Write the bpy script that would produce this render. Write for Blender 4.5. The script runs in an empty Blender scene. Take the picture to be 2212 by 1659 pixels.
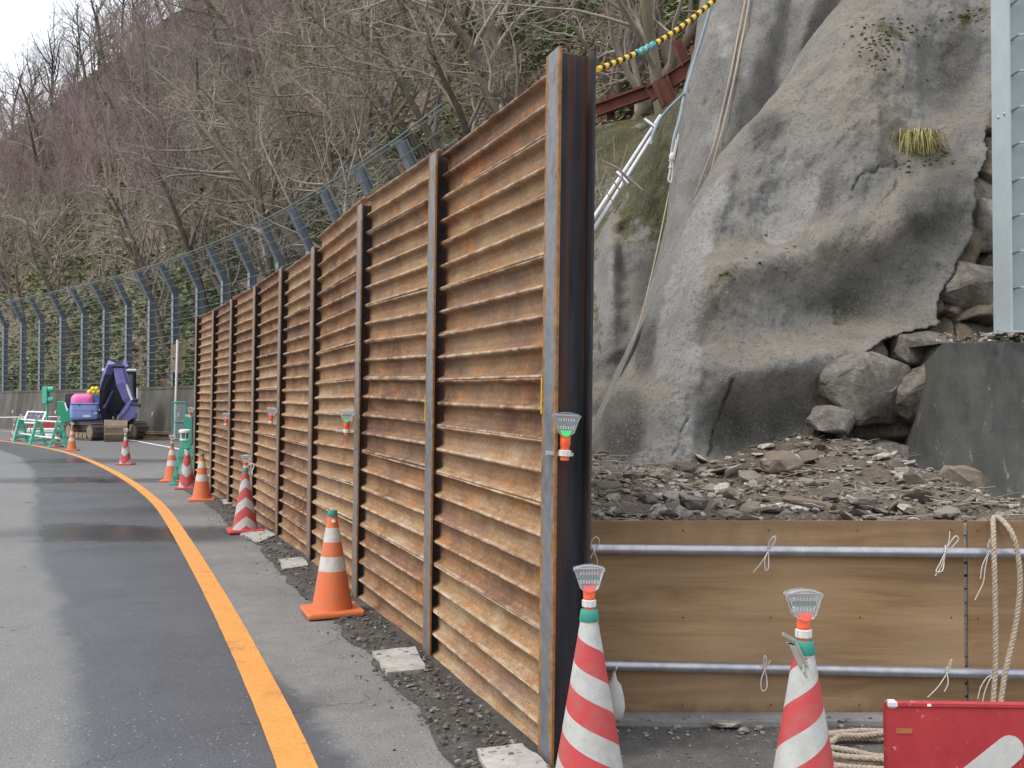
import bpy, math, random
from mathutils import Vector, Matrix, noise
from mathutils.bvhtree import BVHTree

# ------------------------------------------------------------------ camera, sky, sun, exposure
sc = bpy.context.scene
COL = sc.collection
EYE = 1.45
FPX, CX, CY = 2212.0, 1106.0, 829.5          # photograph measured at 2212 x 1659
PITCH = math.atan(41.5 / FPX)
cam_d = bpy.data.cameras.new('camera'); cam = bpy.data.objects.new('camera', cam_d); COL.objects.link(cam)
cam.location = (0, 0, EYE); cam.rotation_euler = (math.pi / 2 + PITCH, 0, 0)
cam_d.sensor_width = 36; cam_d.lens = 36.0; cam_d.clip_start = 0.05; cam_d.clip_end = 2000
sc.camera = cam
SUN_EL, SUN_AZ = math.radians(56), math.radians(-118)      # azimuth from +Y towards +X: behind left
world = bpy.data.worlds.new('World'); sc.world = world; world.use_nodes = True
wn = world.node_tree; bg = wn.nodes['Background']
sky = wn.nodes.new('ShaderNodeTexSky'); sky.sky_type = 'NISHITA'; sky.sun_disc = False
sky.sun_elevation = SUN_EL; sky.sun_rotation = SUN_AZ; sky.dust_density = 4.0; sky.air_density = 1.0
mixw = wn.nodes.new('ShaderNodeMixRGB'); mixw.inputs[0].default_value = 0.82
mixw.inputs[2].default_value = (8.6, 8.9, 9.4, 1)          # even overcast cloud
cn = wn.nodes.new('ShaderNodeTexNoise'); cn.inputs['Scale'].default_value = 2.2; cn.inputs['Detail'].default_value = 5
cr = wn.nodes.new('ShaderNodeValToRGB'); cr.color_ramp.elements[0].position = .35; cr.color_ramp.elements[0].color = (7.4, 7.8, 8.4, 1); cr.color_ramp.elements[1].position = .65; cr.color_ramp.elements[1].color = (9.2, 9.4, 9.8, 1)
wn.links.new(cn.outputs['Fac'], cr.inputs[0]); wn.links.new(cr.outputs[0], mixw.inputs[2])
wn.links.new(sky.outputs[0], mixw.inputs[1]); wn.links.new(mixw.outputs[0], bg.inputs[0])
bg.inputs[1].default_value = 0.115
sl = bpy.data.lights.new('sun', 'SUN'); sl.energy = 1.3; sl.angle = math.radians(14); sl.color = (1, .96, .9)
sun = bpy.data.objects.new('sun', sl); COL.objects.link(sun)
sdir = Vector((math.sin(SUN_AZ) * math.cos(SUN_EL), math.cos(SUN_AZ) * math.cos(SUN_EL), math.sin(SUN_EL)))
sun.rotation_euler = sdir.to_track_quat('Z', 'Y').to_euler()
sc.view_settings.view_transform = 'Standard'; sc.view_settings.look = 'None'
sc.view_settings.exposure = 0.76; sc.view_settings.gamma = 1.0; sc.view_settings.use_curve_mapping = False
sc.render.engine = 'CYCLES'
sc.cycles.max_bounces = 4; sc.cycles.diffuse_bounces = 2; sc.cycles.glossy_bounces = 3; sc.cycles.transparent_max_bounces = 8

R = random.Random(7)
# ------------------------------------------------------------------ measuring helpers (photo measurement -> place)
_c, _s = math.cos(PITCH), math.sin(PITCH)
def ray(u, v):
    x = (u - CX) / FPX; up = (CY - v) / FPX
    return Vector((x, _c - up * _s, _s + up * _c))
def at(u, v, Y):
    r = ray(u, v); return Vector((0, 0, EYE)) + r * (Y / r.y)
def G(u, v, z=0.0):
    r = ray(u, v); return Vector((0, 0, EYE)) + r * ((z - EYE) / r.z)
def px(p):
    dz = p[2] - EYE; f = p[1] * _c + dz * _s; up = -p[1] * _s + dz * _c
    return CX + FPX * p[0] / f, CY - FPX * up / f
def lerp(a, b, t): return a + (b - a) * t
def interp(pts, x):                                        # piecewise linear through sorted (x, y)
    if x <= pts[0][0]:
        a, b = pts[0], pts[1]
    elif x >= pts[-1][0]:
        a, b = pts[-2], pts[-1]
    else:
        for a, b in zip(pts, pts[1:]):
            if a[0] <= x <= b[0]: break
    return a[1] + (b[1] - a[1]) * (x - a[0]) / (b[0] - a[0])
def clampi(pts, x): return interp(pts, min(max(x, pts[0][0]), pts[-1][0]))
def catmull(pts, n):
    pts = [Vector(p) for p in pts]; P = [pts[0] * 2 - pts[1]] + pts + [pts[-1] * 2 - pts[-2]]; out = []
    for i in range(1, len(P) - 2):
        for k in range(n):
            t = k / n; a, b, c, d = P[i - 1], P[i], P[i + 1], P[i + 2]
            out.append(0.5 * ((2 * b) + (c - a) * t + (2 * a - 5 * b + 4 * c - d) * t * t + (3 * b - 3 * c + d - a) * t ** 3))
    out.append(pts[-1]); return out
def resample(poly, step):
    out = [poly[0].copy()]; need = step
    for a, b in zip(poly, poly[1:]):
        L = (b - a).length; pos = 0.0
        while L - pos >= need:
            pos += need; out.append(a.lerp(b, pos / L)); need = step
        need -= (L - pos)
    return out
def inpoly(x, y, poly):
    c = False; j = len(poly) - 1
    for i in range(len(poly)):
        xi, yi = poly[i]; xj, yj = poly[j]
        if (yi > y) != (yj > y) and x < (xj - xi) * (y - yi) / (yj - yi) + xi: c = not c
        j = i
    return c
def fbm(p, s, o=4):
    v = 0.0; a = 1.0
    for k in range(o):
        v += a * noise.noise(Vector(p) * s); s *= 2.03; a *= 0.5
    return v

# ------------------------------------------------------------------ mesh builder
class MB:
    def __init__(s): s.v = []; s.f = []
    def add(s, vs, fs):
        o = len(s.v); s.v.extend([tuple(q) for q in vs]); s.f.extend([tuple(i + o for i in q) for q in fs]); return s
    def box(s, c, d, rot=None, bev=0.0):
        x, y, z = d[0] / 2, d[1] / 2, d[2] / 2; c = Vector(c)
        if bev:
            b = min(bev, x * .9, y * .9, z * .9); vs = []
            for sz in (-1, 1):
                for (ix, iy, iz) in ((b, b, 0), (0, 0, b)):
                    zz = sz * (z - iz) if sz > 0 else sz * (z - iz)
                    for sx, sy in ((-1, -1), (1, -1), (1, 1), (-1, 1)):
                        vs.append(Vector((sx * (x - ix), sy * (y - iy), zz)))
            order = [vs[0:4], vs[4:8], vs[12:16], vs[8:12]]; flat = [q for r in order for q in r]
            fs = [(3, 2, 1, 0), (12, 13, 14, 15)]
            for r in range(3):
                for k in range(4):
                    fs.append((r * 4 + k, r * 4 + (k + 1) % 4, (r + 1) * 4 + (k + 1) % 4, (r + 1) * 4 + k))
            vs = flat
        else:
            vs = [Vector(q) for q in ((-x, -y, -z), (x, -y, -z), (x, y, -z), (-x, y, -z), (-x, -y, z), (x, -y, z), (x, y, z), (-x, y, z))]
            fs = [(3, 2, 1, 0), (4, 5, 6, 7), (0, 1, 5, 4), (1, 2, 6, 5), (2, 3, 7, 6), (3, 0, 4, 7)]
        if rot is not None: vs = [rot @ q for q in vs]
        return s.add([c + q for q in vs], fs)
    def tube(s, pts, rad, n=8, cap=True, closed=False):
        pts = [Vector(p) for p in pts]; m = len(pts); rr = rad if isinstance(rad, (list, tuple)) else [rad] * m
        vs = []; up = None
        for i, p in enumerate(pts):
            if closed: t = pts[(i + 1) % m] - pts[i - 1]
            else: t = pts[min(i + 1, m - 1)] - pts[max(i - 1, 0)]
            if t.length < 1e-9: t = Vector((0, 0, 1))
            t.normalize()
            if up is None:
                up = Vector((0, 0, 1)) if abs(t.z) < .9 else Vector((1, 0, 0))
            a = up - t * up.dot(t)
            if a.length < 1e-6: a = t.orthogonal()
            a.normalize(); b = t.cross(a); up = a
            for k in range(n):
                w = 2 * math.pi * k / n; vs.append(p + (a * math.cos(w) + b * math.sin(w)) * rr[i])
        fs = []
        for i in range(m if closed else m - 1):
            j = (i + 1) % m
            for k in range(n):
                fs.append((i * n + k, i * n + (k + 1) % n, j * n + (k + 1) % n, j * n + k))
        if cap and not closed:
            fs.append(tuple(range(n - 1, -1, -1))); fs.append(tuple((m - 1) * n + k for k in range(n)))
        return s.add(vs, fs)
    def lathe(s, prof, n=24, c=(0, 0, 0), cap=True):
        c = Vector(c); vs = []
        for r, z in prof:
            for k in range(n):
                w = 2 * math.pi * k / n; vs.append(c + Vector((r * math.cos(w), r * math.sin(w), z)))
        fs = []
        for i in range(len(prof) - 1):
            for k in range(n): fs.append((i * n + k, i * n + (k + 1) % n, (i + 1) * n + (k + 1) % n, (i + 1) * n + k))
        if cap:
            fs.append(tuple(range(n - 1, -1, -1))); fs.append(tuple((len(prof) - 1) * n + k for k in range(n)))
        return s.add(vs, fs)
    def prism(s, out, fn0, fn1):                         # outline (a,b) mapped by two functions to the two ends
        n = len(out); vs = [fn0(a, b) for a, b in out] + [fn1(a, b) for a, b in out]
        fs = [tuple(range(n)), tuple(range(2 * n - 1, n - 1, -1))]
        for k in range(n): fs.append((k, n + k, n + (k + 1) % n, (k + 1) % n))
        return s.add(vs, fs)
    def mesh(s, name, smooth=False):
        me = bpy.data.meshes.new(name); me.from_pydata(s.v, [], s.f)
        if smooth:
            me.polygons.foreach_set('use_smooth', [True] * len(me.polygons))
            if smooth != 'all':
                me.set_sharp_from_angle(angle=math.radians(38))
        me.update(); return me
    def build(s, name, mat, parent=None, smooth=False, loc=None, fix=True):
        me = s.mesh(name, smooth)
        if fix:
            import bmesh
            b = bmesh.new(); b.from_mesh(me); bmesh.ops.recalc_face_normals(b, faces=b.faces); b.to_mesh(me); b.free()
        return link(name, me, mat, parent, loc)
def link(name, me, mat=None, parent=None, loc=None):
    o = bpy.data.objects.new(name, me); COL.objects.link(o)
    if mat is not None and me is not None and not me.materials: me.materials.append(mat)
    if parent: o.parent = parent
    if loc is not None: o.location = loc
    return o
def tag(o, label=None, cat=None, group=None, kind=None):
    if label: o['label'] = label
    if cat: o['category'] = cat
    if group: o['group'] = group
    if kind: o['kind'] = kind
    return o
def thing(name, label, cat, loc=(0, 0, 0), rz=0.0, group=None):
    o = bpy.data.objects.new(name, None); COL.objects.link(o); o.location = loc; o.rotation_euler = (0, 0, rz)
    o.empty_display_size = .1
    return tag(o, label, cat, group)
def copy_tree(o, parent=None):
    c = o.copy(); COL.objects.link(c); c.parent = parent
    for ch in list(o.children): copy_tree(ch, c)
    return c
def uvsphere(mb, c, r, nu=10, nv=6, sc3=(1, 1, 1)):
    prof = []
    vs = []; fs = []
    for i in range(1, nv):
        a = math.pi * i / nv
        for k in range(nu):
            w = 2 * math.pi * k / nu
            vs.append(Vector(c) + Vector((r * math.sin(a) * math.cos(w) * sc3[0], r * math.sin(a) * math.sin(w) * sc3[1], r * math.cos(a) * sc3[2])))
    vs.append(Vector(c) + Vector((0, 0, r * sc3[2]))); vs.append(Vector(c) - Vector((0, 0, r * sc3[2])))
    T, B = len(vs) - 2, len(vs) - 1
    for i in range(nv - 2):
        for k in range(nu): fs.append((i * nu + k, (i + 1) * nu + k, (i + 1) * nu + (k + 1) % nu, i * nu + (k + 1) % nu))
    for k in range(nu):
        fs.append((T, k, (k + 1) % nu)); fs.append((B, (nv - 2) * nu + (k + 1) % nu, (nv - 2) * nu + k))
    mb.add(vs, fs)

# ------------------------------------------------------------------ materials
class NT:
    def __init__(s, name, rough=.6, metal=0.0, spec=.5):
        s.m = bpy.data.materials.new(name); s.m.use_nodes = True; s.t = s.m.node_tree
        s.b = s.t.nodes['Principled BSDF']; s.b.inputs['Roughness'].default_value = rough
        s.b.inputs['Metallic'].default_value = metal; s.b.inputs['Specular IOR Level'].default_value = spec
        s._oc = None
    def n(s, ty, **kw):
        q = s.t.nodes.new(ty)
        for k, v in kw.items(): setattr(q, k, v)
        return q
    def l(s, a, b): s.t.links.new(a, b)
    def oc(s, which='Object'):
        if s._oc is None: s._oc = s.n('ShaderNodeTexCoord')
        return s._oc.outputs[which]
    def pos(s): return s.n('ShaderNodeNewGeometry').outputs['Position']
    def scale(s, vec, sx, sy, sz):
        q = s.n('ShaderNodeMapping'); q.inputs['Scale'].default_value = (sx, sy, sz); s.l(vec, q.inputs[0]); return q.outputs[0]
    def noise(s, vec, scale, detail=6, rough=.6, dist=0.0):
        q = s.n('ShaderNodeTexNoise'); q.inputs['Scale'].default_value = scale; q.inputs['Detail'].default_value = detail
        q.inputs['Roughness'].default_value = rough; q.inputs['Distortion'].default_value = dist
        if vec is not None: s.l(vec, q.inputs['Vector'])
        return q.outputs['Fac']
    def ramp(s, fac, stops, interp='LINEAR'):
        q = s.n('ShaderNodeValToRGB'); q.color_ramp.interpolation = interp; e = q.color_ramp.elements
        while len(e) < len(stops): e.new(.5)
        for el, (p, c) in zip(e, stops):
            el.position = p; el.color = (*(c if isinstance(c, tuple) else (c, c, c)), 1)
        s.l(fac, q.inputs[0]); return q.outputs[0]
    def math(s, op, a, b=None, clamp=False):
        q = s.n('ShaderNodeMath', operation=op); q.use_clamp = clamp
        for i, x in enumerate((a, b)):
            if x is None: continue
            if isinstance(x, (int, float)): q.inputs[i].default_value = x
            else: s.l(x, q.inputs[i])
        return q.outputs[0]
    def mix(s, f, a, b, mode='MIX'):
        q = s.n('ShaderNodeMixRGB', blend_type=mode)
        for i, x in enumerate((f, a, b)):
            if isinstance(x, (int, float)): q.inputs[i].default_value = x
            elif isinstance(x, tuple): q.inputs[i].default_value = (*x, 1)
            else: s.l(x, q.inputs[i])
        return q.outputs[0]
    def smooth(s, x, lo, hi):
        q = s.n('ShaderNodeMapRange', interpolation_type='SMOOTHSTEP'); s.l(x, q.inputs[0])
        q.inputs[1].default_value = lo; q.inputs[2].default_value = hi; return q.outputs[0]
    def n_color(s, v):
        q = s.n('ShaderNodeSeparateColor'); s.l(v.outputs['Color'], q.inputs[0]); return q.outputs[0]
    def warp(s, vec, amt, sc_):
        n = s.n('ShaderNodeTexNoise'); n.inputs['Scale'].default_value = sc_; n.inputs['Detail'].default_value = 4; s.l(vec, n.inputs['Vector'])
        a = s.n('ShaderNodeVectorMath', operation='SCALE'); s.l(n.outputs['Color'], a.inputs[0]); a.inputs['Scale'].default_value = amt
        b = s.n('ShaderNodeVectorMath', operation='ADD'); s.l(vec, b.inputs[0]); s.l(a.outputs[0], b.inputs[1]); return b.outputs[0]
    def attr(s, name): return s.n('ShaderNodeAttribute', attribute_name=name).outputs['Fac']
    def bump(s, h, strength=.3, dist=.01):
        q = s.n('ShaderNodeBump'); q.inputs['Strength'].default_value = strength; q.inputs['Distance'].default_value = dist
        s.l(h, q.inputs['Height']); s.l(q.outputs[0], s.b.inputs['Normal']); return q
    def color(s, c):
        if isinstance(c, tuple): s.b.inputs['Base Color'].default_value = (*c, 1)
        else: s.l(c, s.b.inputs['Base Color'])
        return s
    def rough(s, x): s.l(x, s.b.inputs['Roughness']); return s
def simple(name, c, rough=.5, metal=0.0, var=.25, scale=9.0, dirt=.25, bump=0.0, dirtcol=(.12, .10, .08)):
    q = NT(name, rough, metal)
    p = q.oc()
    n1 = q.noise(p, scale, 5, .65); n2 = q.noise(p, scale * 4.3, 5, .7)
    col = q.mix(q.ramp(n1, [(.3, 0.0), (.75, 1.0)]), tuple(x * (1 - var) for x in c), tuple(min(1, x * (1 + var * .5)) for x in c))
    if dirt: col = q.mix(q.math('MULTIPLY', q.ramp(n2, [(.5, 0.0), (.8, 1.0)]), dirt), col, dirtcol)
    q.color(col); q.rough(q.math('ADD', q.math('MULTIPLY', n2, .25), rough - .1))
    if bump: q.bump(n2, bump, .01)
    return q.m
M = {}
# rusty trench sheet: brown to tan, per panel hue, streaks along the sheet
q = NT('rusty_sheet', .85, 0, .25); p = q.oc(); oi = q.n('ShaderNodeObjectInfo'); rnd = oi.outputs['Random']
off = q.n('ShaderNodeVectorMath', operation='ADD'); q.l(p, off.inputs[0])
cmb = q.n('ShaderNodeCombineXYZ'); q.l(q.math('MULTIPLY', rnd, 37.0), cmb.inputs[0]); q.l(q.math('MULTIPLY', rnd, 91.0), cmb.inputs[2]); q.l(cmb.outputs[0], off.inputs[1])
pv = q.scale(off.outputs[0], 1.9, 1.0, .27)
streak = q.noise(q.scale(pv, .55, 2, 3.4), 2.2, 6, .66, .3); blot = q.noise(pv, 4.2, 8, .76, .3); fine = q.noise(pv, 60, 5, .82)
oi2 = q.n('ShaderNodeNewGeometry').outputs['Position']; big = q.noise(oi2, .7, 3, .5)
tone = q.math('ADD', q.math('MULTIPLY', streak, .50), q.math('MULTIPLY', blot, .50))
tone = q.math('ADD', tone, q.math('MULTIPLY', q.math('SUBTRACT', rnd, .5), .18))
col = q.ramp(tone, [(.34, (.068, .036, .023)), (.43, (.15, .078, .041)), (.50, (.245, .135, .064)), (.58, (.315, .20, .105)), (.70, (.42, .325, .215))])
orange = q.ramp(q.noise(q.scale(pv, .7, 1, 1.5), 3.0, 7, .72, .4), [(.52, 0.0), (.64, 1.0)])
col = q.mix(q.math('MULTIPLY', orange, .55), col, (.42, .155, .038))
purple = q.ramp(q.noise(q.scale(pv, .6, 2, 2.2), 2.2, 6, .68, .3), [(.50, 0.0), (.62, 1.0)])
col = q.mix(q.math('MULTIPLY', purple, .60), col, (.175, .095, .075))
col = q.mix(q.math('MULTIPLY', q.ramp(big, [(.46, 0.0), (.62, 1.0)]), .28), col, (.33, .235, .145))
col = q.mix(q.math('MULTIPLY', q.ramp(fine, [(.50, 0.0), (.62, 1.0)]), .62), col, (.085, .045, .030))
pit = q.ramp(q.noise(pv, 28, 6, .75), [(.58, 0.0), (.66, 1.0)]); col = q.mix(q.math('MULTIPLY', pit, .35), col, (.50, .40, .30))
ridge = q.attr('ridge')
scuff = q.math('MULTIPLY', q.smooth(ridge, .55, 1.0), q.ramp(q.noise(q.scale(pv, 2.2, 3, 3), 3.0, 6, .75), [(.44, 0.0), (.60, 1.0)]))
col = q.mix(q.math('MULTIPLY', scuff, .6), col, (.58, .48, .37))
q.color(col); q.bump(q.math('ADD', fine, q.math('MULTIPLY', blot, 1.5)), .35, .006); M['rust'] = q.m
# mill-scale H beam: blue grey with rust at its edges
q = NT('mill_scale_steel', .5, .25, .45); p = q.oc(); oi = q.n('ShaderNodeObjectInfo')
e = q.attr('edge'); n1 = q.noise(q.scale(p, 12, 12, 4.0), 1.6, 7, .78, .3); n2 = q.noise(p, 24, 6, .7)
lo = q.noise(p, 1.1, 3, .5)
rustm = q.smooth(q.math('ADD', q.math('ADD', q.math('MULTIPLY', e, .52), q.math('MULTIPLY', n1, 1.05)), q.math('MULTIPLY', lo, .25)), .70, .82)
base = q.ramp(n2, [(.3, (.085, .094, .108)), (.7, (.175, .188, .205))])
base = q.mix(q.ramp(lo, [(.4, 0.0), (.7, .5)]), base, (.28, .295, .31))
rcol = q.ramp(n2, [(.3, (.13, .06, .025)), (.6, (.33, .17, .06)), (.8, (.42, .27, .13))])
pale = q.ramp(q.noise(q.scale(p, 3, 3, 1), 7, 6, .75), [(.60, 0.0), (.70, 1.0)])
base = q.mix(q.math('MULTIPLY', pale, .35), base, (.36, .36, .36))
q.color(q.mix(rustm, base, rcol)); q.rough(q.math('ADD', q.math('MULTIPLY', rustm, .3), .46)); q.bump(n2, .15, .004); M['mill'] = q.m
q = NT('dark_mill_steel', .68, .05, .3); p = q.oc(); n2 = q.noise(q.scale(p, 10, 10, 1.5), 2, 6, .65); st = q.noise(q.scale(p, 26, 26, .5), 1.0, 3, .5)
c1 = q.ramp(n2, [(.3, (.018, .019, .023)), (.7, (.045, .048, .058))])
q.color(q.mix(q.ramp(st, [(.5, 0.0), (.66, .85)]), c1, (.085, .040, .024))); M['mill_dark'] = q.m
M['fence_paint'] = simple('slate_blue_paint', (.165, .195, .22), .45, .1, .2, 3, .15)
M['galv'] = simple('galvanised_pipe', (.42, .43, .46), .38, .75, .25, 14, .3, dirtcol=(.16, .14, .13))
M['column'] = simple('pale_green_grey_paint', (.36, .42, .435), .5, .0, .10, 4, .12)
M['cable'] = simple('steel_cable', (.17, .21, .20), .5, .3, .1, 5, 0)
M['rusty_beam'] = simple('rust_brown_beam', (.16, .055, .035), .85, 0, .4, 6, .4)
M['white_plastic'] = simple('white_plastic', (.78, .78, .76), .4, 0, .06, 9, .15)
M['grey_plastic'] = simple('grey_ring_plastic', (.62, .62, .60), .45, 0, .1, 12, .15)
M['orange_plastic'] = simple('orange_red_plastic', (.85, .13, .045), .4, 0, .08, 9, .06)
M['teal'] = simple('teal_green_plastic', (.03, .25, .195), .45, 0, .12, 9, .15)
M['stand_green'] = simple('mint_green_plastic', (.08, .46, .32), .45, 0, .12, 6, .15)
M['sheet_green'] = simple('green_painted_steel', (.015, .28, .15), .45, 0, .12, 2, .1)
M['pcb'] = simple('dark_green_board', (.02, .14, .085), .5, 0, .1, 40, 0)
M['led'] = simple('clear_led_rows', (.55, .56, .55), .3, 0, .1, 60, 0)
M['label_green'] = simple('bright_green_sticker', (.07, .75, .22), .5, 0, .05, 9, 0)
M['label_red'] = simple('fluorescent_red_sticker', (.95, .16, .13), .5, 0, .05, 9, 0)
M['zinc'] = simple('passivated_zinc_clip', (.46, .45, .40), .4, .5, .25, 20, .2)
M['yellow'] = simple('yellow_paint', (.75, .52, .03), .5, 0, .1, 9, .1)
M['chalk'] = simple('white_chalk', (.62, .64, .66), .9, 0, .15, 30, 0)
M['black'] = simple('black_rubber', (.02, .02, .022), .6, 0, .2, 9, .1)
M['rope'] = simple('beige_rope', (.40, .33, .25), .85, 0, .25, 40, .45, .2, (.15, .11, .08))
M['string'] = simple('pale_string', (.60, .56, .52), .8, 0, .2, 40, .15)
M['blue_rope'] = simple('pale_blue_rope', (.30, .37, .42), .7, 0, .2, 9, .15)
M['tape'] = simple('turquoise_tape', (.03, .33, .40), .4, 0, .2, 9, .1)
M['bag'] = simple('off_white_bag', (.48, .47, .44), .8, 0, .12, 9, .3, .3)
M['pad'] = simple('pale_concrete_pad', (.40, .385, .35), .9, 0, .35, 7, .95, .3, (.17, .15, .13))
M['kerb'] = simple('grey_kerb_concrete', (.24, .235, .23), .9, 0, .25, 7, .5, .3)
M['dark_conc'] = None
# clear lens
q = NT('clear_lens_plastic', .12, 0, .6); q.color((.86, .87, .9)); q.b.inputs['Transmission Weight'].default_value = .78
q.b.inputs['IOR'].default_value = 1.2; q.b.inputs['Alpha'].default_value = .85; M['lens'] = q.m
def stripes(name, kind):
    q = NT(name, .5, 0, .4); p = q.oc(); sp = q.n('ShaderNodeSeparateXYZ'); q.l(p, sp.inputs[0])
    ang = q.math('ARCTAN2', sp.outputs[0], q.math('MULTIPLY', sp.outputs[1], -1.0))
    r = q.math('SQRT', q.math('ADD', q.math('POWER', sp.outputs[0], 2.0), q.math('POWER', sp.outputs[1], 2.0)))
    arc = q.math('MULTIPLY', ang, r); z = sp.outputs[2]
    n = q.noise(p, 14, 6, .7); nf = q.noise(p, 60, 5, .7)
    if kind in ('down_right', 'down_left'):
        k = .50 if kind == 'down_right' else -.65; off_ = .0895 if kind == 'down_right' else .1025
        ph = q.math('DIVIDE', q.math('ADD', q.math('ADD', z, q.math('MULTIPLY', arc, k)), off_), .19)
    elif kind in ('v_up', 'v_down'):
        k = .72 if kind == 'v_up' else -.85
        ph = q.math('DIVIDE', q.math('ADD', q.math('ADD', z, q.math('MULTIPLY', q.math('ABSOLUTE', arc), k)), .03 if kind == 'v_up' else -.01), .21 if kind == 'v_up' else .36)
    if kind == 'band':
        w1 = q.math('MULTIPLY', q.math('GREATER_THAN', z, .292), q.math('LESS_THAN', z, .390))
        w2 = q.math('MULTIPLY', q.math('GREATER_THAN', z, .488), q.math('LESS_THAN', z, .584))
        w = q.math('ADD', w1, w2); red = (.66, .15, .04); wh = (.55, .53, .49)
    else:
        fr = q.math('FRACT', ph); w = q.math('GREATER_THAN', fr, .53); red = (.46, .048, .052); wh = (.45, .46, .44)
        w = q.math('MAXIMUM', w, q.math('GREATER_THAN', z, .655))
    c = q.mix(w, red, wh)
    c = q.mix(q.math('MULTIPLY', q.ramp(n, [(.42, 0.0), (.72, 1.0)]), .42), c, (.22, .18, .155))
    low = q.math('SUBTRACT', .42, q.math('MULTIPLY', z, 1.6))
    c = q.mix(q.math('MULTIPLY', q.ramp(nf, [(.56, 0.0), (.66, 1.0)]), .3), c, (.20, .16, .14))
    q.color(c); q.rough(q.math('ADD', q.math('MULTIPLY', n, .3), .35)); q.bump(n, .08, .004); return q.m
for k in ('band', 'down_right', 'down_left', 'v_up', 'v_down'): M[k] = stripes('cone_' + k, k)
M['cone_orange'] = simple('orange_cone_base', (.64, .16, .05), .55, 0, .12, 9, .25)
M['cone_red'] = simple('red_cone_base', (.52, .06, .06), .55, 0, .12, 9, .25)
# plywood
q = NT('plywood', .75, 0, .3); p = q.oc()
g = q.noise(q.scale(p, .75, 1, 7.5), 1.6, 7, .62, 1.2); g2 = q.noise(q.scale(p, 2.0, 1, 60), 2.0, 5, .7); bl = q.noise(p, 2.0, 4, .6)
wv = q.n('ShaderNodeTexWave', wave_type='RINGS', rings_direction='Z'); wv.inputs['Scale'].default_value = .9; wv.inputs['Distortion'].default_value = 7; wv.inputs['Detail'].default_value = 3
wv.inputs['Detail Scale'].default_value = .7; q.l(q.scale(p, .25, .4, 3.6), wv.inputs[0])
t = q.math('ADD', q.math('MULTIPLY', g, .58), q.math('ADD', q.math('MULTIPLY', wv.outputs['Fac'], .17), q.math('MULTIPLY', g2, .25)))
col = q.ramp(t, [(.28, (.17, .098, .045)), (.46, (.29, .182, .092)), (.68, (.40, .27, .15))])
col = q.mix(q.ramp(bl, [(.42, 0.0), (.75, .5)]), col, (.24, .17, .115))
spz = q.n('ShaderNodeSeparateXYZ'); q.l(p, spz.inputs[0])
damp = q.smooth(q.math('ADD', spz.outputs[2], q.math('MULTIPLY', q.noise(p, 5, 5, .65), .25)), .22, .06)
damp2 = q.smooth(q.math('ADD', spz.outputs[2], q.math('MULTIPLY', q.noise(q.scale(p, 1, 1, .3), 9, 4, .6), -.22)), .62, .80)
col = q.mix(q.math('MULTIPLY', damp, .85), col, (.075, .052, .036)); col = q.mix(q.math('MULTIPLY', damp2, .6), col, (.15, .09, .05))
col = q.mix(q.math('MULTIPLY', q.ramp(q.noise(p, 38, 4, .7), [(.66, 0.0), (.72, 1.0)]), .35), col, (.09, .06, .045))
q.color(col); q.bump(g2, .15, .003); M['ply'] = q.m
# stained concrete wall
q = NT('stained_concrete', .9, 0, .2); p = q.pos(); n = q.noise(p, .5, 7, .65, .3); st = q.noise(q.scale(p, 1.1, 1.1, .10), 1.0, 6, .7)
col = q.ramp(q.math('ADD', q.math('MULTIPLY', n, .4), q.math('MULTIPLY', st, .6)), [(.32, (.045, .042, .036)), (.5, (.10, .094, .082)), (.7, (.20, .19, .165))])
mo = q.ramp(q.noise(p, .45, 6, .65), [(.52, 0.0), (.68, .8)])
spz = q.n('ShaderNodeSeparateXYZ'); q.l(p, spz.inputs[0])
mo = q.math('MULTIPLY', mo, q.smooth(spz.outputs[2], 1.3, .2))
q.color(q.mix(mo, col, (.045, .055, .018))); q.bump(n, .3, .05); M['conc'] = q.m
q = NT('dark_stained_block', .85, 0, .3); p = q.pos(); n = q.noise(p, 2.2, 7, .68); st = q.noise(q.scale(p, 5, 5, .6), 1.2, 6, .65); f = q.noise(p, 30, 5, .7)
col = q.ramp(q.math('ADD', q.math('MULTIPLY', n, .55), q.math('MULTIPLY', st, .45)), [(.34, (.035, .035, .033)), (.55, (.085, .084, .078)), (.74, (.19, .185, .175))])
dr = q.math('MULTIPLY', q.ramp(q.noise(q.scale(p, 7, 7, 1.1), 1.6, 6, .75), [(.60, 0.0), (.66, 1.0)]), .6)
col = q.mix(dr, col, (.33, .31, .27)); mo = q.ramp(q.noise(p, 1.6, 5, .6), [(.55, 0.0), (.7, .5)])
q.color(q.mix(mo, col, (.06, .07, .03))); q.bump(f, .4, .01); M['block'] = q.m
# shotcrete rock: attributes light / dark / brown / bare / moss carry the stains; dark also paints in overhang shade
q = NT('shotcrete', .92, 0, .15); p = q.pos()
n0 = q.noise(p, 1.1, 7, .62, .3); n1 = q.noise(p, 4.0, 7, .65, .2); n2 = q.noise(p, 26, 6, .78); n3 = q.noise(p, 60, 4, .85)
jit = q.math('ADD', q.math('MULTIPLY', q.math('SUBTRACT', n1, .5), 1.3), q.math('MULTIPLY', q.math('SUBTRACT', n0, .5), 1.0))
col = q.ramp(q.math('ADD', q.math('MULTIPLY', n0, .5), q.math('MULTIPLY', n1, .5)), [(.3, (.165, .161, .150)), (.5, (.28, .272, .252)), (.72, (.40, .39, .365))])
def am(name, lo=.35, hi=.65, k=.9): return q.smooth(q.math('ADD', q.attr(name), q.math('MULTIPLY', jit, k)), lo, hi)
gn = q.n('ShaderNodeSeparateXYZ'); q.l(q.n('ShaderNodeNewGeometry').outputs['Normal'], gn.inputs[0])
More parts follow.
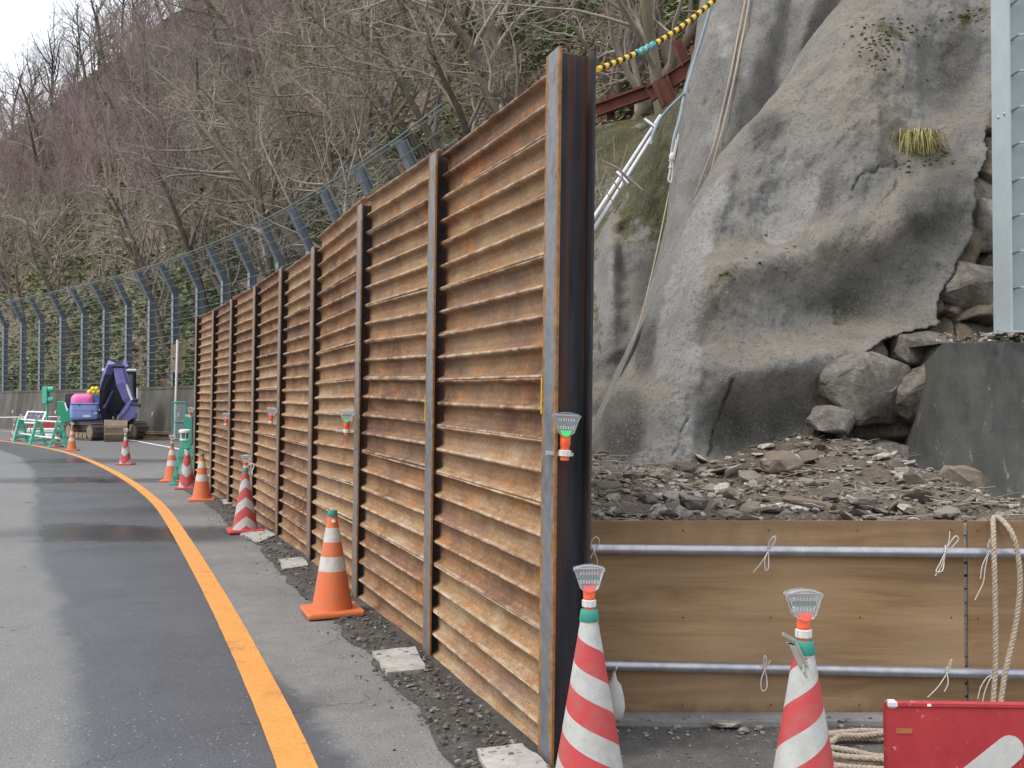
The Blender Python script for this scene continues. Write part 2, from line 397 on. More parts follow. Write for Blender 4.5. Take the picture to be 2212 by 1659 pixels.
dust = q.smooth(q.math('ADD', gn.outputs[2], q.math('MULTIPLY', jit, .25)), .40, .66)
col = q.mix(q.math('MULTIPLY', q.math('MAXIMUM', am('brown', .45, .8), dust), .75), col, q.ramp(n1, [(.3, (.225, .198, .162)), (.7, (.35, .312, .258))]))
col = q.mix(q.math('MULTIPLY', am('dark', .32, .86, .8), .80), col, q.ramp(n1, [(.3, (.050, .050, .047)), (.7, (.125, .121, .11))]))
col = q.mix(q.math('MULTIPLY', am('light', .40, .62, .6), .85), col, q.ramp(n1, [(.3, (.30, .295, .285)), (.7, (.42, .415, .40))]))
moss = am('moss', .4, .7, 1.3)
col = q.mix(q.math('MULTIPLY', moss, .92), col, q.ramp(n1, [(.32, (.030, .032, .009)), (.55, (.075, .072, .018)), (.72, (.14, .12, .045))]))
barec = q.ramp(q.noise(p, 2.6, 6, .6, .6), [(.32, (.07, .055, .042)), (.45, (.18, .165, .13)), (.55, (.25, .19, .13)), (.66, (.13, .155, .145)), (.8, (.35, .31, .26))])
col = q.mix(q.smooth(q.attr('bare'), .4, .6), col, barec)
col = q.mix(q.math('MULTIPLY', q.ramp(n2, [(.51, 0.0), (.62, 1.0)]), .5), col, (.07, .065, .058))
col = q.mix(q.math('MULTIPLY', q.ramp(n3, [(.54, 0.0), (.64, 1.0)]), .5), col, (.46, .445, .41))
q.color(col); q.bump(q.math('ADD', q.math('MULTIPLY', n2, 1.0), q.math('MULTIPLY', n3, .8)), .95, .035); M['shot'] = q.m
# rubble
def rockmat(name, stops, sc_=6.0):
    q = NT(name, .9, 0, .2); p = q.pos(); oi = q.n('ShaderNodeObjectInfo'); n = q.noise(p, sc_, 6, .65); n2 = q.noise(p, 45, 5, .7)
    v = q.n('ShaderNodeTexVoronoi'); v.inputs['Scale'].default_value = 8.5; q.l(p, v.inputs['Vector'])
    isl = q.n('ShaderNodeNewGeometry').outputs['Random Per Island']
    t = q.math('ADD', q.math('MULTIPLY', n, .45), q.math('MULTIPLY', isl, .55))
    c = q.ramp(t, stops); c = q.mix(q.math('MULTIPLY', q.ramp(n2, [(.44, 0.0), (.62, 1.0)]), .62), c, (.15, .126, .102))
    q.color(c); q.bump(n2, .5, .01); return q.m
M['rubble'] = rockmat('grey_rubble', [(.25, (.12, .10, .082)), (.48, (.23, .205, .172)), (.66, (.33, .305, .268)), (.84, (.52, .51, .48))])
M['brownrock'] = rockmat('brown_rock', [(.3, (.16, .125, .09)), (.6, (.26, .21, .16)), (.8, (.34, .30, .25))])
q = NT('dusty_boulder', .95, 0, .1); p = q.pos(); a = q.noise(p, 2.6, 7, .7, .5); b = q.noise(p, 17, 6, .75); c = q.ramp(q.math('ADD', q.math('MULTIPLY', a, .6), q.math('MULTIPLY', b, .4)), [(.34, (.075, .066, .056)), (.46, (.18, .16, .135)), (.56, (.27, .25, .222)), (.68, (.42, .41, .385))]); q.color(c); q.bump(b, 1.0, .05); M['boulder'] = q.m
M['darkrock'] = rockmat('dark_rock', [(.3, (.075, .064, .055)), (.6, (.15, .133, .115)), (.85, (.30, .28, .255))])
q = NT('dark_soil', .95, 0, .1); p = q.pos(); n = q.noise(p, 5, 8, .72); n2 = q.noise(p, 40, 5, .7)
q.color(q.ramp(q.math('ADD', q.math('MULTIPLY', n, .6), q.math('MULTIPLY', n2, .4)), [(.3, (.065, .053, .042)), (.55, (.15, .125, .098)), (.75, (.30, .26, .21))])); q.bump(n2, .8, .03); M['soil'] = q.m
M['root'] = simple('dry_root', (.26, .21, .16), .9, 0, .35, 9, .2)
M['wire'] = simple('bent_wire', (.36, .35, .33), .6, .3, .2, 9, .2)
# bark and twigs
def bark(name, a, b, moss=.0):
    q = NT(name, .95, 0, .1); p = q.oc(); oi = q.n('ShaderNodeObjectInfo'); n = q.noise(q.scale(p, 1, 1, .35), 5, 6, .65)
    c = q.mix(q.ramp(n, [(.3, 0.0), (.7, 1.0)]), a, b)
    c = q.mix(q.math('MULTIPLY', oi.outputs['Random'], .7), c, tuple(x * .42 for x in a))
    if moss: c = q.mix(q.math('MULTIPLY', q.ramp(q.noise(p, .9, 4, .6), [(.5, 0.0), (.66, 1.0)]), moss), c, (.06, .075, .02))
    q.color(c); q.bump(n, .4, .02); return q.m
M['bark'] = bark('grey_brown_bark', (.12, .098, .078), (.26, .22, .175), .45)
M['twig'] = bark('pale_twigs', (.23, .195, .165), (.44, .39, .335))
M['twig_dark'] = bark('dark_twigs', (.045, .038, .036), (.095, .08, .075))
M['twig_red'] = bark('reddish_twigs', (.33, .235, .235), (.48, .37, .37))
M['pink_bark'] = bark('pinkish_bark', (.20, .145, .11), (.33, .25, .20))
q = NT('hill_litter', .95, 0, .05); p = q.pos(); n = q.noise(p, .22, 6, .65, .4); n2 = q.noise(p, 1.5, 8, .72); n3 = q.noise(p, 9, 5, .75)
litter = q.ramp(q.math('ADD', q.math('MULTIPLY', n2, .6), q.math('MULTIPLY', n3, .4)), [(.30, (.10, .082, .064)), (.5, (.225, .185, .145)), (.70, (.38, .325, .265))])
green = q.ramp(n3, [(.3, (.07, .092, .03)), (.6, (.15, .185, .075)), (.8, (.24, .275, .13))])
q.color(q.mix(q.math('MULTIPLY', q.ramp(q.math('ADD', q.math('MULTIPLY', n, .6), q.math('MULTIPLY', n2, .4)), [(.46, 0.0), (.58, 1.0)]), .75), litter, green)); q.bump(n3, 1.0, .15); M['hill'] = q.m
def leafmat(name, a, b, c_):
    q = NT(name, .7, 0, .2); isl = q.n('ShaderNodeNewGeometry').outputs['Random Per Island']
    q.color(q.ramp(isl, [(.0, a), (.55, b), (1.0, c_)])); return q.m
M['leaf'] = leafmat('green_undergrowth', (.07, .092, .03), (.15, .185, .075), (.25, .285, .14))
M['deadleaf'] = leafmat('dead_leaves', (.10, .072, .05), (.23, .17, .12), (.36, .29, .21))
M['grass'] = leafmat('yellow_green_grass', (.20, .19, .06), (.42, .38, .14), (.62, .52, .28))

# ------------------------------------------------------------------ road surface
LINE = [(-2.0, 1.1), (2.0, -.20), (3.0, -.50), (4.1, -.85), (5.08, -1.21), (7.2, -2.02), (9.9, -3.09), (12.3, -4.06), (14.5, -4.97), (16.5, -5.88), (18.4, -6.78), (21.3, -8.23), (25.5, -10.45), (30, -13.0), (35, -16.3), (39.5, -19.7), (48, -27.5), (58, -38.5), (75, -60), (110, -115)]
DARK = [(0, .25), (4.1, -1.71), (5.24, -2.23), (6.5, -2.83), (7.6, -3.36), (9.8, -4.55), (11.5, -5.35), (13.3, -6.2), (16.5, -7.65), (21.25, -9.92), (27.3, -13.06), (31.8, -15.9), (40, -22.5), (110, -117)]
DIRT = [(0, 1.1), (4.1, -.22), (4.59, -.37), (5.11, -.55), (5.67, -.74), (6.25, -.99), (6.82, -1.17), (7.76, -1.59), (9.13, -2.10), (10.23, -2.51), (11.67, -3.15), (13.83, -3.99), (15.76, -4.85), (17.4, -5.6), (19, -6.2), (22, -5.5), (40, 1), (110, 30)]
POSTS = [(.13, 4.16), (-.50, 5.95), (-1.19, 7.72), (-1.89, 9.49), (-2.59, 11.25), (-3.32, 13.01), (-4.09, 14.74), (-4.86, 16.48), (-5.66, 18.20)]
WALLX = [(0, 1.7), (4.16, .13)] + [(y, x) for x, y in POSTS[1:]] + [(40, -15), (110, -50)]
_l0 = [(p.x, p.y) for p in catmull([(y, x, 0) for y, x in LINE], 12)]
LINEs = []
for _y, _x in _l0:                                        # even out the measuring jitter
    _w = [math.exp(-((_k / 6.0) ** 2)) for _k in range(-9, 10)]; _h = .05 + .012 * max(_y, 1)
    LINEs.append((_y, sum(a_ * interp(_l0, _y + _h * k_) for a_, k_ in zip(_w, range(-9, 10))) / sum(_w)))
_w = None
def xline(y): return interp(LINEs, y)
SH2 = [(0, .9), (4.1, -.63), (4.6, -.83), (5.02, -1.03), (5.5, -1.32), (6.2, -1.64)] + [(y, x) for y, x in LINE if y > 7]   # dark asphalt meets paler mortar
ys = []; y = 1.2
while y < 105: ys.append(y); y += max(.07, y * .02)
cs = [-45, -32, -24, -18, -14, -11, -9, -7.5, -6.2, -5.2, -4.4] + [-3.8 + .1 * i for i in range(63)] + [2.8, 3.3, 4, 5, 6.5, 8.5, 11, 14, 18, 24]
mb = MB(); at_d = {k: [] for k in ('a', 'b', 'c', 'e', 'f')}
for y in ys:
    xl = xline(y)
    for c in cs:
        x = xl + c; mb.v.append((x, y, 0))
        sl_ = 1 / math.sqrt(1 + ((xline(y + .1) - xl) / .1) ** 2)
        at_d['a'].append((x - clampi(DARK, y)) * sl_); at_d['b'].append((x - clampi(DIRT, y)) * sl_); at_d['c'].append(c * sl_)
        at_d['e'].append((x - clampi(WALLX, y)) * sl_); at_d['f'].append((x - clampi(SH2, y)) * sl_)
nc = len(cs)
for i in range(len(ys) - 1):
    for k in range(nc - 1): mb.f.append((i * nc + k, i * nc + k + 1, (i + 1) * nc + k + 1, (i + 1) * nc + k))
q = NT('asphalt', .6, 0, .45); p = q.pos(); sp = q.n('ShaderNodeSeparateXYZ'); q.l(p, sp.inputs[0])
agg = q.noise(p, 75, 4, .85); mid = q.noise(p, 7, 7, .65); big = q.noise(p, .9, 5, .6, .4)
vor = q.n('ShaderNodeTexVoronoi'); vor.inputs['Scale'].default_value = 26; q.l(p, vor.inputs['Vector'])
j = q.math('MULTIPLY', q.math('SUBTRACT', big, .5), 1.0); jm = q.math('MULTIPLY', q.math('SUBTRACT', mid, .5), .5)
jj = q.math('ADD', j, jm)
wet = q.ramp(q.math('ADD', q.math('MULTIPLY', mid, .35), q.math('MULTIPLY', big, .65)), [(.3, (.062, .067, .077)), (.7, (.098, .104, .116))])
dry = q.ramp(q.math('ADD', q.math('MULTIPLY', mid, .4), q.math('MULTIPLY', big, .6)), [(.3, (.15, .152, .150)), (.7, (.205, .206, .202))])
mort = q.ramp(q.math('ADD', q.math('MULTIPLY', mid, .5), q.math('MULTIPLY', big, .5)), [(.3, (.13, .127, .12)), (.7, (.245, .238, .225))])
fdry = q.smooth(q.math('ADD', q.attr('a'), q.math('MULTIPLY', jj, .40)), .09, -.10)
fmort = q.smooth(q.math('ADD', q.attr('f'), q.math('MULTIPLY', jj, .25)), -.06, .10)
fmort = q.math('MULTIPLY', fmort, q.math('GREATER_THAN', q.attr('c'), 0.0))
ffar = q.smooth(sp.outputs[1], 19, 30)
col = q.mix(fdry, wet, dry); col = q.mix(fmort, col, mort)
far_lot = q.math('MULTIPLY', ffar, q.math('GREATER_THAN', q.attr('c'), 0.0)); col = q.mix(q.math('MULTIPLY', far_lot, .6), col, (.12, .118, .115))
# right of the steel wall: worn dark pavement
frt = q.smooth(q.attr('e'), .05, .35); col = q.mix(q.math('MULTIPLY', frt, q.math('LESS_THAN', sp.outputs[1], 6.0)), col, q.ramp(mid, [(.3, (.060, .057, .053)), (.7, (.125, .12, .112))]))
# seepage bands crossing the road
wf = None
for yc, w_, x0, x1, amt in ((11.4, 1.0, -2.7, -5.6, 1.0), (11.3, .55, -5.2, -12.0, .55), (19.3, 1.0, -5.0, -9.8, .85), (25.9, 1.5, -3.5, -12.0, .8), (13.8, .9, -3.6, -5.4, .35)):
    dy = q.math('ABSOLUTE', q.math('ADD', q.math('SUBTRACT', sp.outputs[1], yc), q.math('MULTIPLY', jj, w_ * 1.7)))
    by = q.smooth(dy, w_, w_ * .25)
    bx = q.math('MULTIPLY', q.smooth(q.math('ADD', sp.outputs[0], q.math('MULTIPLY', jj, 1.4)), x0 + .5, x0 - .5), q.smooth(q.math('ADD', sp.outputs[0], q.math('MULTIPLY', jj, 1.8)), x1 - 1.0, x1 + 1.0))
    g = q.math('MULTIPLY', q.math('MULTIPLY', by, bx), amt); wf = g if wf is None else q.math('MAXIMUM', wf, g)
col = q.mix(q.math('MULTIPLY', wf, .9), col, (.026, .026, .026))
tyre = q.math('MULTIPLY', q.ramp(q.noise(q.scale(p, 6, 1.0, 1), .8, 4, .6), [(.5, 0.0), (.72, 1.0)]), .22)
col = q.mix(q.math('MULTIPLY', tyre, fdry), col, (.11, .108, .10))
spk = q.math('MULTIPLY', q.ramp(vor.outputs['Distance'], [(.10, 1.0), (.17, 0.0)]), q.math('GREATER_THAN', q.n_color(vor), .45))
col = q.mix(q.math('MULTIPLY', spk, .6), col, (.42, .42, .41)); col = q.mix(q.math('MULTIPLY', q.ramp(agg, [(.50, 0.0), (.58, 1.0)]), .5), col, (.022, .022, .024)); col = q.mix(q.math('MULTIPLY', q.ramp(agg, [(.32, 1.0), (.42, 0.0)]), .35), col, (.30, .30, .30))
crk_ = q.n('ShaderNodeTexVoronoi', feature='DISTANCE_TO_EDGE'); crk_.inputs['Scale'].default_value = .55; q.l(q.warp(p, .8, 2.5), crk_.inputs['Vector'])
col = q.mix(q.math('MULTIPLY', q.math('MULTIPLY', q.ramp(crk_.outputs['Distance'], [(.0015, 1.0), (.005, 0.0)]), q.ramp(q.noise(p, .8, 3, .5), [(.50, 0.0), (.56, 1.0)])), .75), col, (.015, .015, .015))
pf = q.math('MULTIPLY', q.ramp(q.noise(p, 16, 3, .5), [(.66, 0.0), (.69, 1.0)]), .3); col = q.mix(pf, col, (.035, .03, .026))
q.color(col)
rr = q.math('SUBTRACT', q.math('ADD', .34, q.math('MULTIPLY', q.math('ADD', fdry, fmort), .44)), q.math('MULTIPLY', wf, .26))
q.rough(q.math('ADD', rr, q.math('MULTIPLY', q.math('SUBTRACT', big, .5), .25))); q.bump(agg, .55, .006); M['asphalt'] = q.m
road = mb.build('road', M['asphalt'], None, False, fix=False); tag(road, kind='structure')
for k, vals in at_d.items(): road.data.attributes.new(k, 'FLOAT', 'POINT').data.foreach_set('value', vals)

# base ground to the horizon
q = NT('ground_soil', .95, 0, .1); p = q.pos(); n = q.noise(p, .3, 6, .6); q.color(q.ramp(n, [(.3, (.07, .06, .045)), (.7, (.13, .115, .085))])); M['ground'] = q.m
mb = MB(); mb.add([(-600, -300, -.06), (600, -300, -.06), (600, 900, -.06), (-600, 900, -.06)], [(0, 1, 2, 3)])
tag(mb.build('ground', M['ground']), kind='structure')

# orange centre line, white edge line
q = NT('orange_line_paint', .6, 0, .35); p = q.pos(); n = q.noise(p, 6, 6, .7); n2 = q.noise(p, 80, 4, .8); big = q.noise(p, 1.2, 4, .6)
c = q.ramp(n, [(.3, (.60, .245, .042)), (.7, (.70, .31, .075))]); c = q.mix(q.math('MULTIPLY', q.ramp(n2, [(.52, 0.0), (.62, 1.0)]), .5), c, (.22, .11, .04))
c = q.mix(q.math('MULTIPLY', q.ramp(q.noise(p, 2.2, 7, .75), [(.57, 0.0), (.68, 1.0)]), .55), c, (.16, .10, .06)); q.color(c); q.bump(n2, .4, .004); M['oline'] = q.m
q = NT('white_line_paint', .6, 0, .35); p = q.pos(); q.color(q.ramp(q.noise(p, 2.2, 6, .7), [(.35, (.5, .5, .48)), (.6, (.78, .78, .76))])); M['wline'] = q.m
def ribbon(name, pts, w, z, mat, wob=.0):
    mb = MB()
    for i, p in enumerate(pts):
        t = (pts[min(i + 1, len(pts) - 1)] - pts[max(i - 1, 0)]).normalized(); nrm = Vector((-t.y, t.x, 0))
        a = w / 2 + R.uniform(-wob, wob); b = w / 2 + R.uniform(-wob, wob)
        mb.v.append(tuple(p + nrm * a + Vector((0, 0, z)))); mb.v.append(tuple(p - nrm * b + Vector((0, 0, z))))
        if i: k = 2 * i; mb.f.append((k - 2, k - 1, k + 1, k))
    return mb.build(name, mat, fix=False)
pts = resample([Vector((x, y, 0)) for y, x in LINEs], .12)
tag(ribbon('centre_line', [p for p in pts if 1.0 < p.y < 90], .155, .004, M['oline'], .0015), kind='structure')
WL = catmull([(-3, 21, 0), (-8.5, 29, 0), (-12.2, 35.4, 0), (-15.6, 41.2, 0), (-19.8, 46.6, 0), (-27.2, 54.0, 0), (-38, 63, 0), (-60, 78, 0)], 14)
tag(ribbon('edge_line', resample(WL, .4), .16, .004, M['wline'], .004), kind='structure')

# dirt strip at the wall foot
mb = MB(); y = 2.2; rows = []
while y < 19.4:
    x0 = clampi(DIRT, y) + .05 * fbm((y * 1.0, 3, 0), 2.2, 4) + .03 * noise.noise(Vector((y * 6, 1, 0))); x1 = clampi(WALLX, y) + .20
    n = 16
    for k in range(n + 1):
        t = k / n; x = lerp(x0, x1, t)
        z = .004 + .022 * min(1, t * 6) * max(0, min(1, (.72 - t) * 3)) * (.55 + .8 * fbm((x, y, 0), 4.0, 4)) * (1 if 0 < k else 0)
        mb.v.append((x, y, max(z, .003)))
    rows.append(y); y += .07
for i in range(len(rows) - 1):
    for k in range(n): mb.f.append((i * 17 + k, i * 17 + k + 1, (i + 1) * 17 + k + 1, (i + 1) * 17 + k))
q = NT('damp_gravel_soil', .9, 0, .25); p = q.pos(); a = q.noise(p, 6, 7, .7); b = q.noise(p, 60, 5, .75)
q.color(q.ramp(q.math('ADD', q.math('MULTIPLY', a, .5), q.math('MULTIPLY', b, .5)), [(.33, (.045, .041, .037)), (.52, (.098, .090, .082)), (.70, (.23, .215, .20))])); q.bump(b, .9, .02); M['gravelsoil'] = q.m
tag(mb.build('verge', M['gravelsoil'], None, 'all', fix=False), kind='structure')

# ------------------------------------------------------------------ stones
def stone_verts(rr, flat=.6, seed=0):
    rg = random.Random(seed); vs = []
    for sx in (-1, 1):
        for sy in (-1, 1):
            for sz in (-1, 1):
                vs.append(Vector((sx * rg.uniform(.45, .8), sy * rg.uniform(.45, .8), sz * rg.uniform(.4, .8) * flat)) * rr)
    ex = [Vector((rg.uniform(.8, 1.1), 0, 0)) * rr, Vector((-rg.uniform(.8, 1.1), 0, 0)) * rr, Vector((0, rg.uniform(.8, 1.1), 0)) * rr, Vector((0, -rg.uniform(.8, 1.1), 0)) * rr, Vector((0, 0, rg.uniform(.7, 1) * flat)) * rr]
    return vs + ex
import bmesh
_HULL = []
for sd in range(10):
    b = bmesh.new()
    for v in stone_verts(1.0, .62, sd): b.verts.new(v)
    b.verts.ensure_lookup_table(); r = bmesh.ops.convex_hull(b, input=b.verts)
    for g in [g for g in r['geom_interior'] if isinstance(g, bmesh.types.BMVert)]: b.verts.remove(g)
    b.verts.index_update(); b.faces.ensure_lookup_table()
    _HULL.append(([v.co.copy() for v in b.verts], [tuple(v.index for v in f.verts) for f in b.faces])); b.free()
def add_stone(mb, c, r, rg, flat=1.0, tilt=1.0):
    vs, fs = rg.choice(_HULL)
    m = Matrix.Rotation(rg.uniform(0, 6.28), 3, 'Z') @ Matrix.Rotation(rg.uniform(-.8, .8) * tilt, 3, 'X') @ Matrix.Diagonal((rg.uniform(.75, 1.4), rg.uniform(.6, 1.0), flat * rg.uniform(.6, 1.0)))
    mb.add([Vector(c) + m @ (v * r) for v in vs], fs)
mb = MB(); rg = random.Random(3)
for i in range(2600):
    y = 3.4 + 13 * rg.random() ** 1.6; t = rg.random(); x = lerp(clampi(DIRT, y) + rg.uniform(-.06, .03), clampi(WALLX, y) - .03, t ** .9)
    r = .004 + .017 * rg.random() ** 3.0
    add_stone(mb, (x, y, .02 + r * .3), r, rg)
for i in range(160):
    y = rg.uniform(3.6, 16); x = clampi(DIRT, y) - abs(rg.gauss(0, .12)); add_stone(mb, (x, y, .004), rg.uniform(.003, .009), rg)
tag(mb.build('loose_gravel', M['darkrock']), 'loose grey gravel scattered along the foot of the rusty wall', 'gravel', kind='stuff')

# ------------------------------------------------------------------ concrete pads beside the posts
def slab(name, label, pts, z0, z1, mat, cat='slab', seed=0):
    rg = random.Random(seed); out = []
    for a, b in zip(pts, pts[1:] + pts[:1]):
        for k in range(5):
            t = k / 5; p = Vector(a).lerp(Vector(b), t); j = .008
            out.append((p.x + rg.uniform(-j, j), p.y + rg.uniform(-j, j)))
    mb = MB(); mb.prism(out, lambda a, b: (a, b, z0), lambda a, b: (a, b, z1))
    return tag(mb.build(name, mat), label, cat, 'concrete pads by the wall posts')
def gp(u, v): p = G(u, v, .04); return (p.x, p.y)
for k, (pp, lab) in enumerate([
    ([(1028, 1612), (1125, 1600), (1178, 1640), (1200, 1690), (1075, 1690)], 'pale concrete slab at the foot of the nearest steel post'),
    ([(805, 1402), (895, 1392), (922, 1440), (838, 1448)], 'cracked pale concrete slab at the second steel post, soil on its corner'),
    ([(600, 1206), (652, 1200), (668, 1218), (612, 1226)], 'square pale concrete slab beside the fourth steel post'),
    ([(520, 1150), (572, 1140), (596, 1152), (560, 1168)], 'pale concrete slab under the red chevron cone with the bent hook'),
    ([(478, 1078), (498, 1076), (508, 1084), (484, 1088)], 'small pale concrete piece near the orange cone without a lamp')]):
    slab('concrete_slab', lab, [gp(*a) for a in pp], .0, .030, M['pad'], seed=k)

# ------------------------------------------------------------------ steel sheet wall
wall = thing('steel_sheet_wall', 'rusty corrugated steel sheet wall held between grey H-beam posts', 'wall', (POSTS[4][0], POSTS[4][1], 0))
LEAN = .021
def wframe(a, b):
    d = Vector((b[0] - a[0], b[1] - a[1], 0)).normalized(); nout = Vector((-d.y, d.x, 0)) * 1.0
    if nout.x > 0: nout = -nout
    return d, nout
INV = Matrix.Translation(-Vector((POSTS[4][0], POSTS[4][1], 0)))
PH = [2.885, 2.90, 2.95, 2.90, 2.93, 2.93, 2.95, 2.95, 2.97]
def hbeam_mesh(h, w=.15, d=.15, t=.011, tw=.008):
    mb = MB(); ed = []
    def plate(x0, x1, y0, y1, nx, ny):
        o = len(mb.v); hz = 12
        outl = [(lerp(x0, x1, k / nx), y0) for k in range(nx)] + [(x1, lerp(y0, y1, k / ny)) for k in range(ny)] + [(lerp(x1, x0, k / nx), y1) for k in range(nx)] + [(x0, lerp(y1, y0, k / ny)) for k in range(ny)]
        m = len(outl)
        for r in range(hz + 1):
            for (x, y) in outl:
                mb.v.append((x, y, h * r / hz))
                fx = abs((x - x0) / (x1 - x0) * 2 - 1) if nx > 1 else 0
                ed.append(fx ** 5)
        for r in range(hz):
            for k in range(m): mb.f.append((o + r * m + k, o + r * m + (k + 1) % m, o + (r + 1) * m + (k + 1) % m, o + (r + 1) * m + k))
        mb.f.append(tuple(o + k for k in range(m - 1, -1, -1))); mb.f.append(tuple(o + hz * m + k for k in range(m)))
    plate(-w / 2, w / 2, -t, 0, 10, 1)
    n_front = len(mb.v)
    return mb, ed, plate
def steel_post(k):
    x, y = POSTS[k]
    a = POSTS[max(k - 1, 0)]; b = POSTS[min(k + 1, 8)]; d, nout = wframe(a, b)
    nb = -nout; up = (Vector((0, 0, 1)) + nb * LEAN).normalized()
    M3 = Matrix((d, nb, up)).transposed().to_4x4(); M3.translation = Vector((x, y, -.05))
    h = PH[k] + .05
    mb, ed, plate = hbeam_mesh(h)
    me = mb.mesh('post'); me.attributes.new('edge', 'FLOAT', 'POINT').data.foreach_set('value', ed); me.materials.append(M['mill'])
    # local y: 0 is inner face of front flange, -t the outer face; shift so that the outer face lies on the wall line
    o = link('post', me, None, wall); o.matrix_basis = INV @ M3 @ Matrix.Translation((0, .011, 0))
    w2 = MB(); w2.box((0, .075, h / 2), (.008, .128, h - .006)); wb = w2.build('web', M['mill_dark'], o)
    w3 = MB(); w3.box((0, .144, h / 2), (.15, .010, h - .002)); wb2 = w3.build('rear_flange', M['mill_dark'], o)
    return M3
PM = [steel_post(k) for k in range(9)]
# one trench sheet: unit height 1 (scaled), x from 0 to 1 (scaled by span)
prof = [(.004, .034), (.014, .041), (.034, .043), (.056, .038), (.080, .022), (.105, .008), (.13, .001), (.15, 0), (.26, .001), (.37, 0), (.395, .002), (.42, .009), (.445, .024), (.465, .037), (.487, .043), (.512, .043), (.533, .037), (.556, .021), (.58, .008), (.605, .001), (.63, 0), (.74, .001), (.85, 0), (.878, .002), (.903, .010), (.928, .025), (.950, .038), (.974, .043), (.990, .040), (.996, .034)]
def panel_mesh(seed):
    rg = random.Random(seed); nx = 12; vs = []; fs = []; rd = []; n = len(prof)
    for i in range(nx + 1):
        x = i / nx
        for z, yo in prof:
            j = .003 * noise.noise(Vector((x * 4 + seed * 9.1, z * 5, 0))); jz = .004 * noise.noise(Vector((x * 2.5 + seed * 3.3, 7, z * 2)))
            vs.append((x, -(yo + j), z + jz * (1 if .05 < z < .95 else .6))); rd.append(min(1, yo / .045))
    for i in range(nx + 1):
        x = i / nx
        for z, yo in prof: vs.append((x, -yo + .006, z)); rd.append(0)
    o2 = (nx + 1) * n
    for i in range(nx):
        for k in range(n - 1):
            fs.append((i * n + k, (i + 1) * n + k, (i + 1) * n + k + 1, i * n + k + 1))
            fs.append((o2 + i * n + k, o2 + i * n + k + 1, o2 + (i + 1) * n + k + 1, o2 + (i + 1) * n + k))
        for k in (0, n - 1): fs.append((i * n + k, (i + 1) * n + k, o2 + (i + 1) * n + k, o2 + i * n + k))
    for i in (0, nx):
        for k in range(n - 1): fs.append((i * n + k, i * n + k + 1, o2 + i * n + k + 1, o2 + i * n + k))
    me = bpy.data.meshes.new('sheet_panel'); me.from_pydata(vs, [], fs); me.polygons.foreach_set('use_smooth', [True] * len(fs)); me.set_sharp_from_angle(angle=math.radians(60))
    me.attributes.new('ridge', 'FLOAT', 'POINT').data.foreach_set('value', rd); me.materials.append(M['rust']); return me
PMESH = [panel_mesh(s) for s in range(6)]
TOPS = [((942, 325), (1193, 146)), ((777, 418), (930, 327)), ((678, 525), (772, 425)), ((608, 588), (674, 535)), ((555, 617), (609, 575)), ((506, 646), (550, 615)), ((459, 669), (502, 646)), ((420, 686), (457, 668))]
MIDT = [-.055, -.03, .02, .02, .01, .0, .0, .0]         # how much a bay's sheets drop towards its far end
rg = random.Random(11)
for k in range(8):
    a, b = POSTS[k], POSTS[k + 1]; d, nout = wframe(a, b); nb = -nout
    A = Vector((a[0], a[1], 0)); B = Vector((b[0], b[1], 0)); span = (B - A).length
    (uL, vL), (uR, vR) = TOPS[k]
    zR = at(uR, vR, a[1] + .08).z; zL = at(uL, vL, b[1] - .02).z
    N = 11
    for i in range(N + 1):
        pass
    for i in range(N):
        f0 = i / N; h = ((zR + zL) / 2 + .02) / N
        z0R = -.02 + (zR + .02) * f0; z0L = -.02 + (zL + .02) * f0
        wob = rg.uniform(-.012, .012) * (1 if 0 < i < N - 1 else 0)
        x0, x1 = .018, span - .030
        P0 = A + d * x0 + Vector((0, 0, z0R + wob)) + nb * (.061 + LEAN * z0R + rg.uniform(-.003, .004))
        P1 = A + d * x1 + Vector((0, 0, z0L - wob)) + nb * (.061 + LEAN * z0L + rg.uniform(-.003, .004))
        ax = P1 - P0; upv = (Vector((0, 0, 1)) + nb * LEAN) * ((zR + zL) / 2 + .02) / N * 1.022
        nbv = nb
        m = Matrix((ax, nbv, upv)).transposed().to_4x4(); m.translation = P0
        o = link('sheet_panel', rg.choice(PMESH), None, wall); o.matrix_basis = INV @ m
# chalk marks and yellow paint ticks on the near posts
def on_post(k, pts, r, name, mat):
    mb = MB(); mb.tube([PM[k] @ Vector((x, -.0015 + 0, z)) for x, z in pts], r, 4); o = mb.build(name, mat, None); o.parent = wall; o.matrix_basis = INV; return o
on_post(0, [(.02, 1.10), (-.03, 1.03), (.03, 1.035)], .0022, 'chalk_mark', M['chalk']); on_post(0, [(.0, 1.06), (-.005, 1.0)], .0022, 'chalk_mark', M['chalk'])
on_post(0, [(.015, .985), (.02, .98)], .003, 'chalk_mark', M['chalk']); on_post(0, [(.02, .96), (.0, .93), (-.005, .87)], .0022, 'chalk_mark', M['chalk'])
for k, z in ((0, 1.53), (1, 1.47)):
    mb = MB(); mb.box((.073, -.003, z), (.006, .004, .15)); o = mb.build('yellow_tick', M['yellow'], None); o.parent = wall; o.matrix_basis = INV @ PM[k]

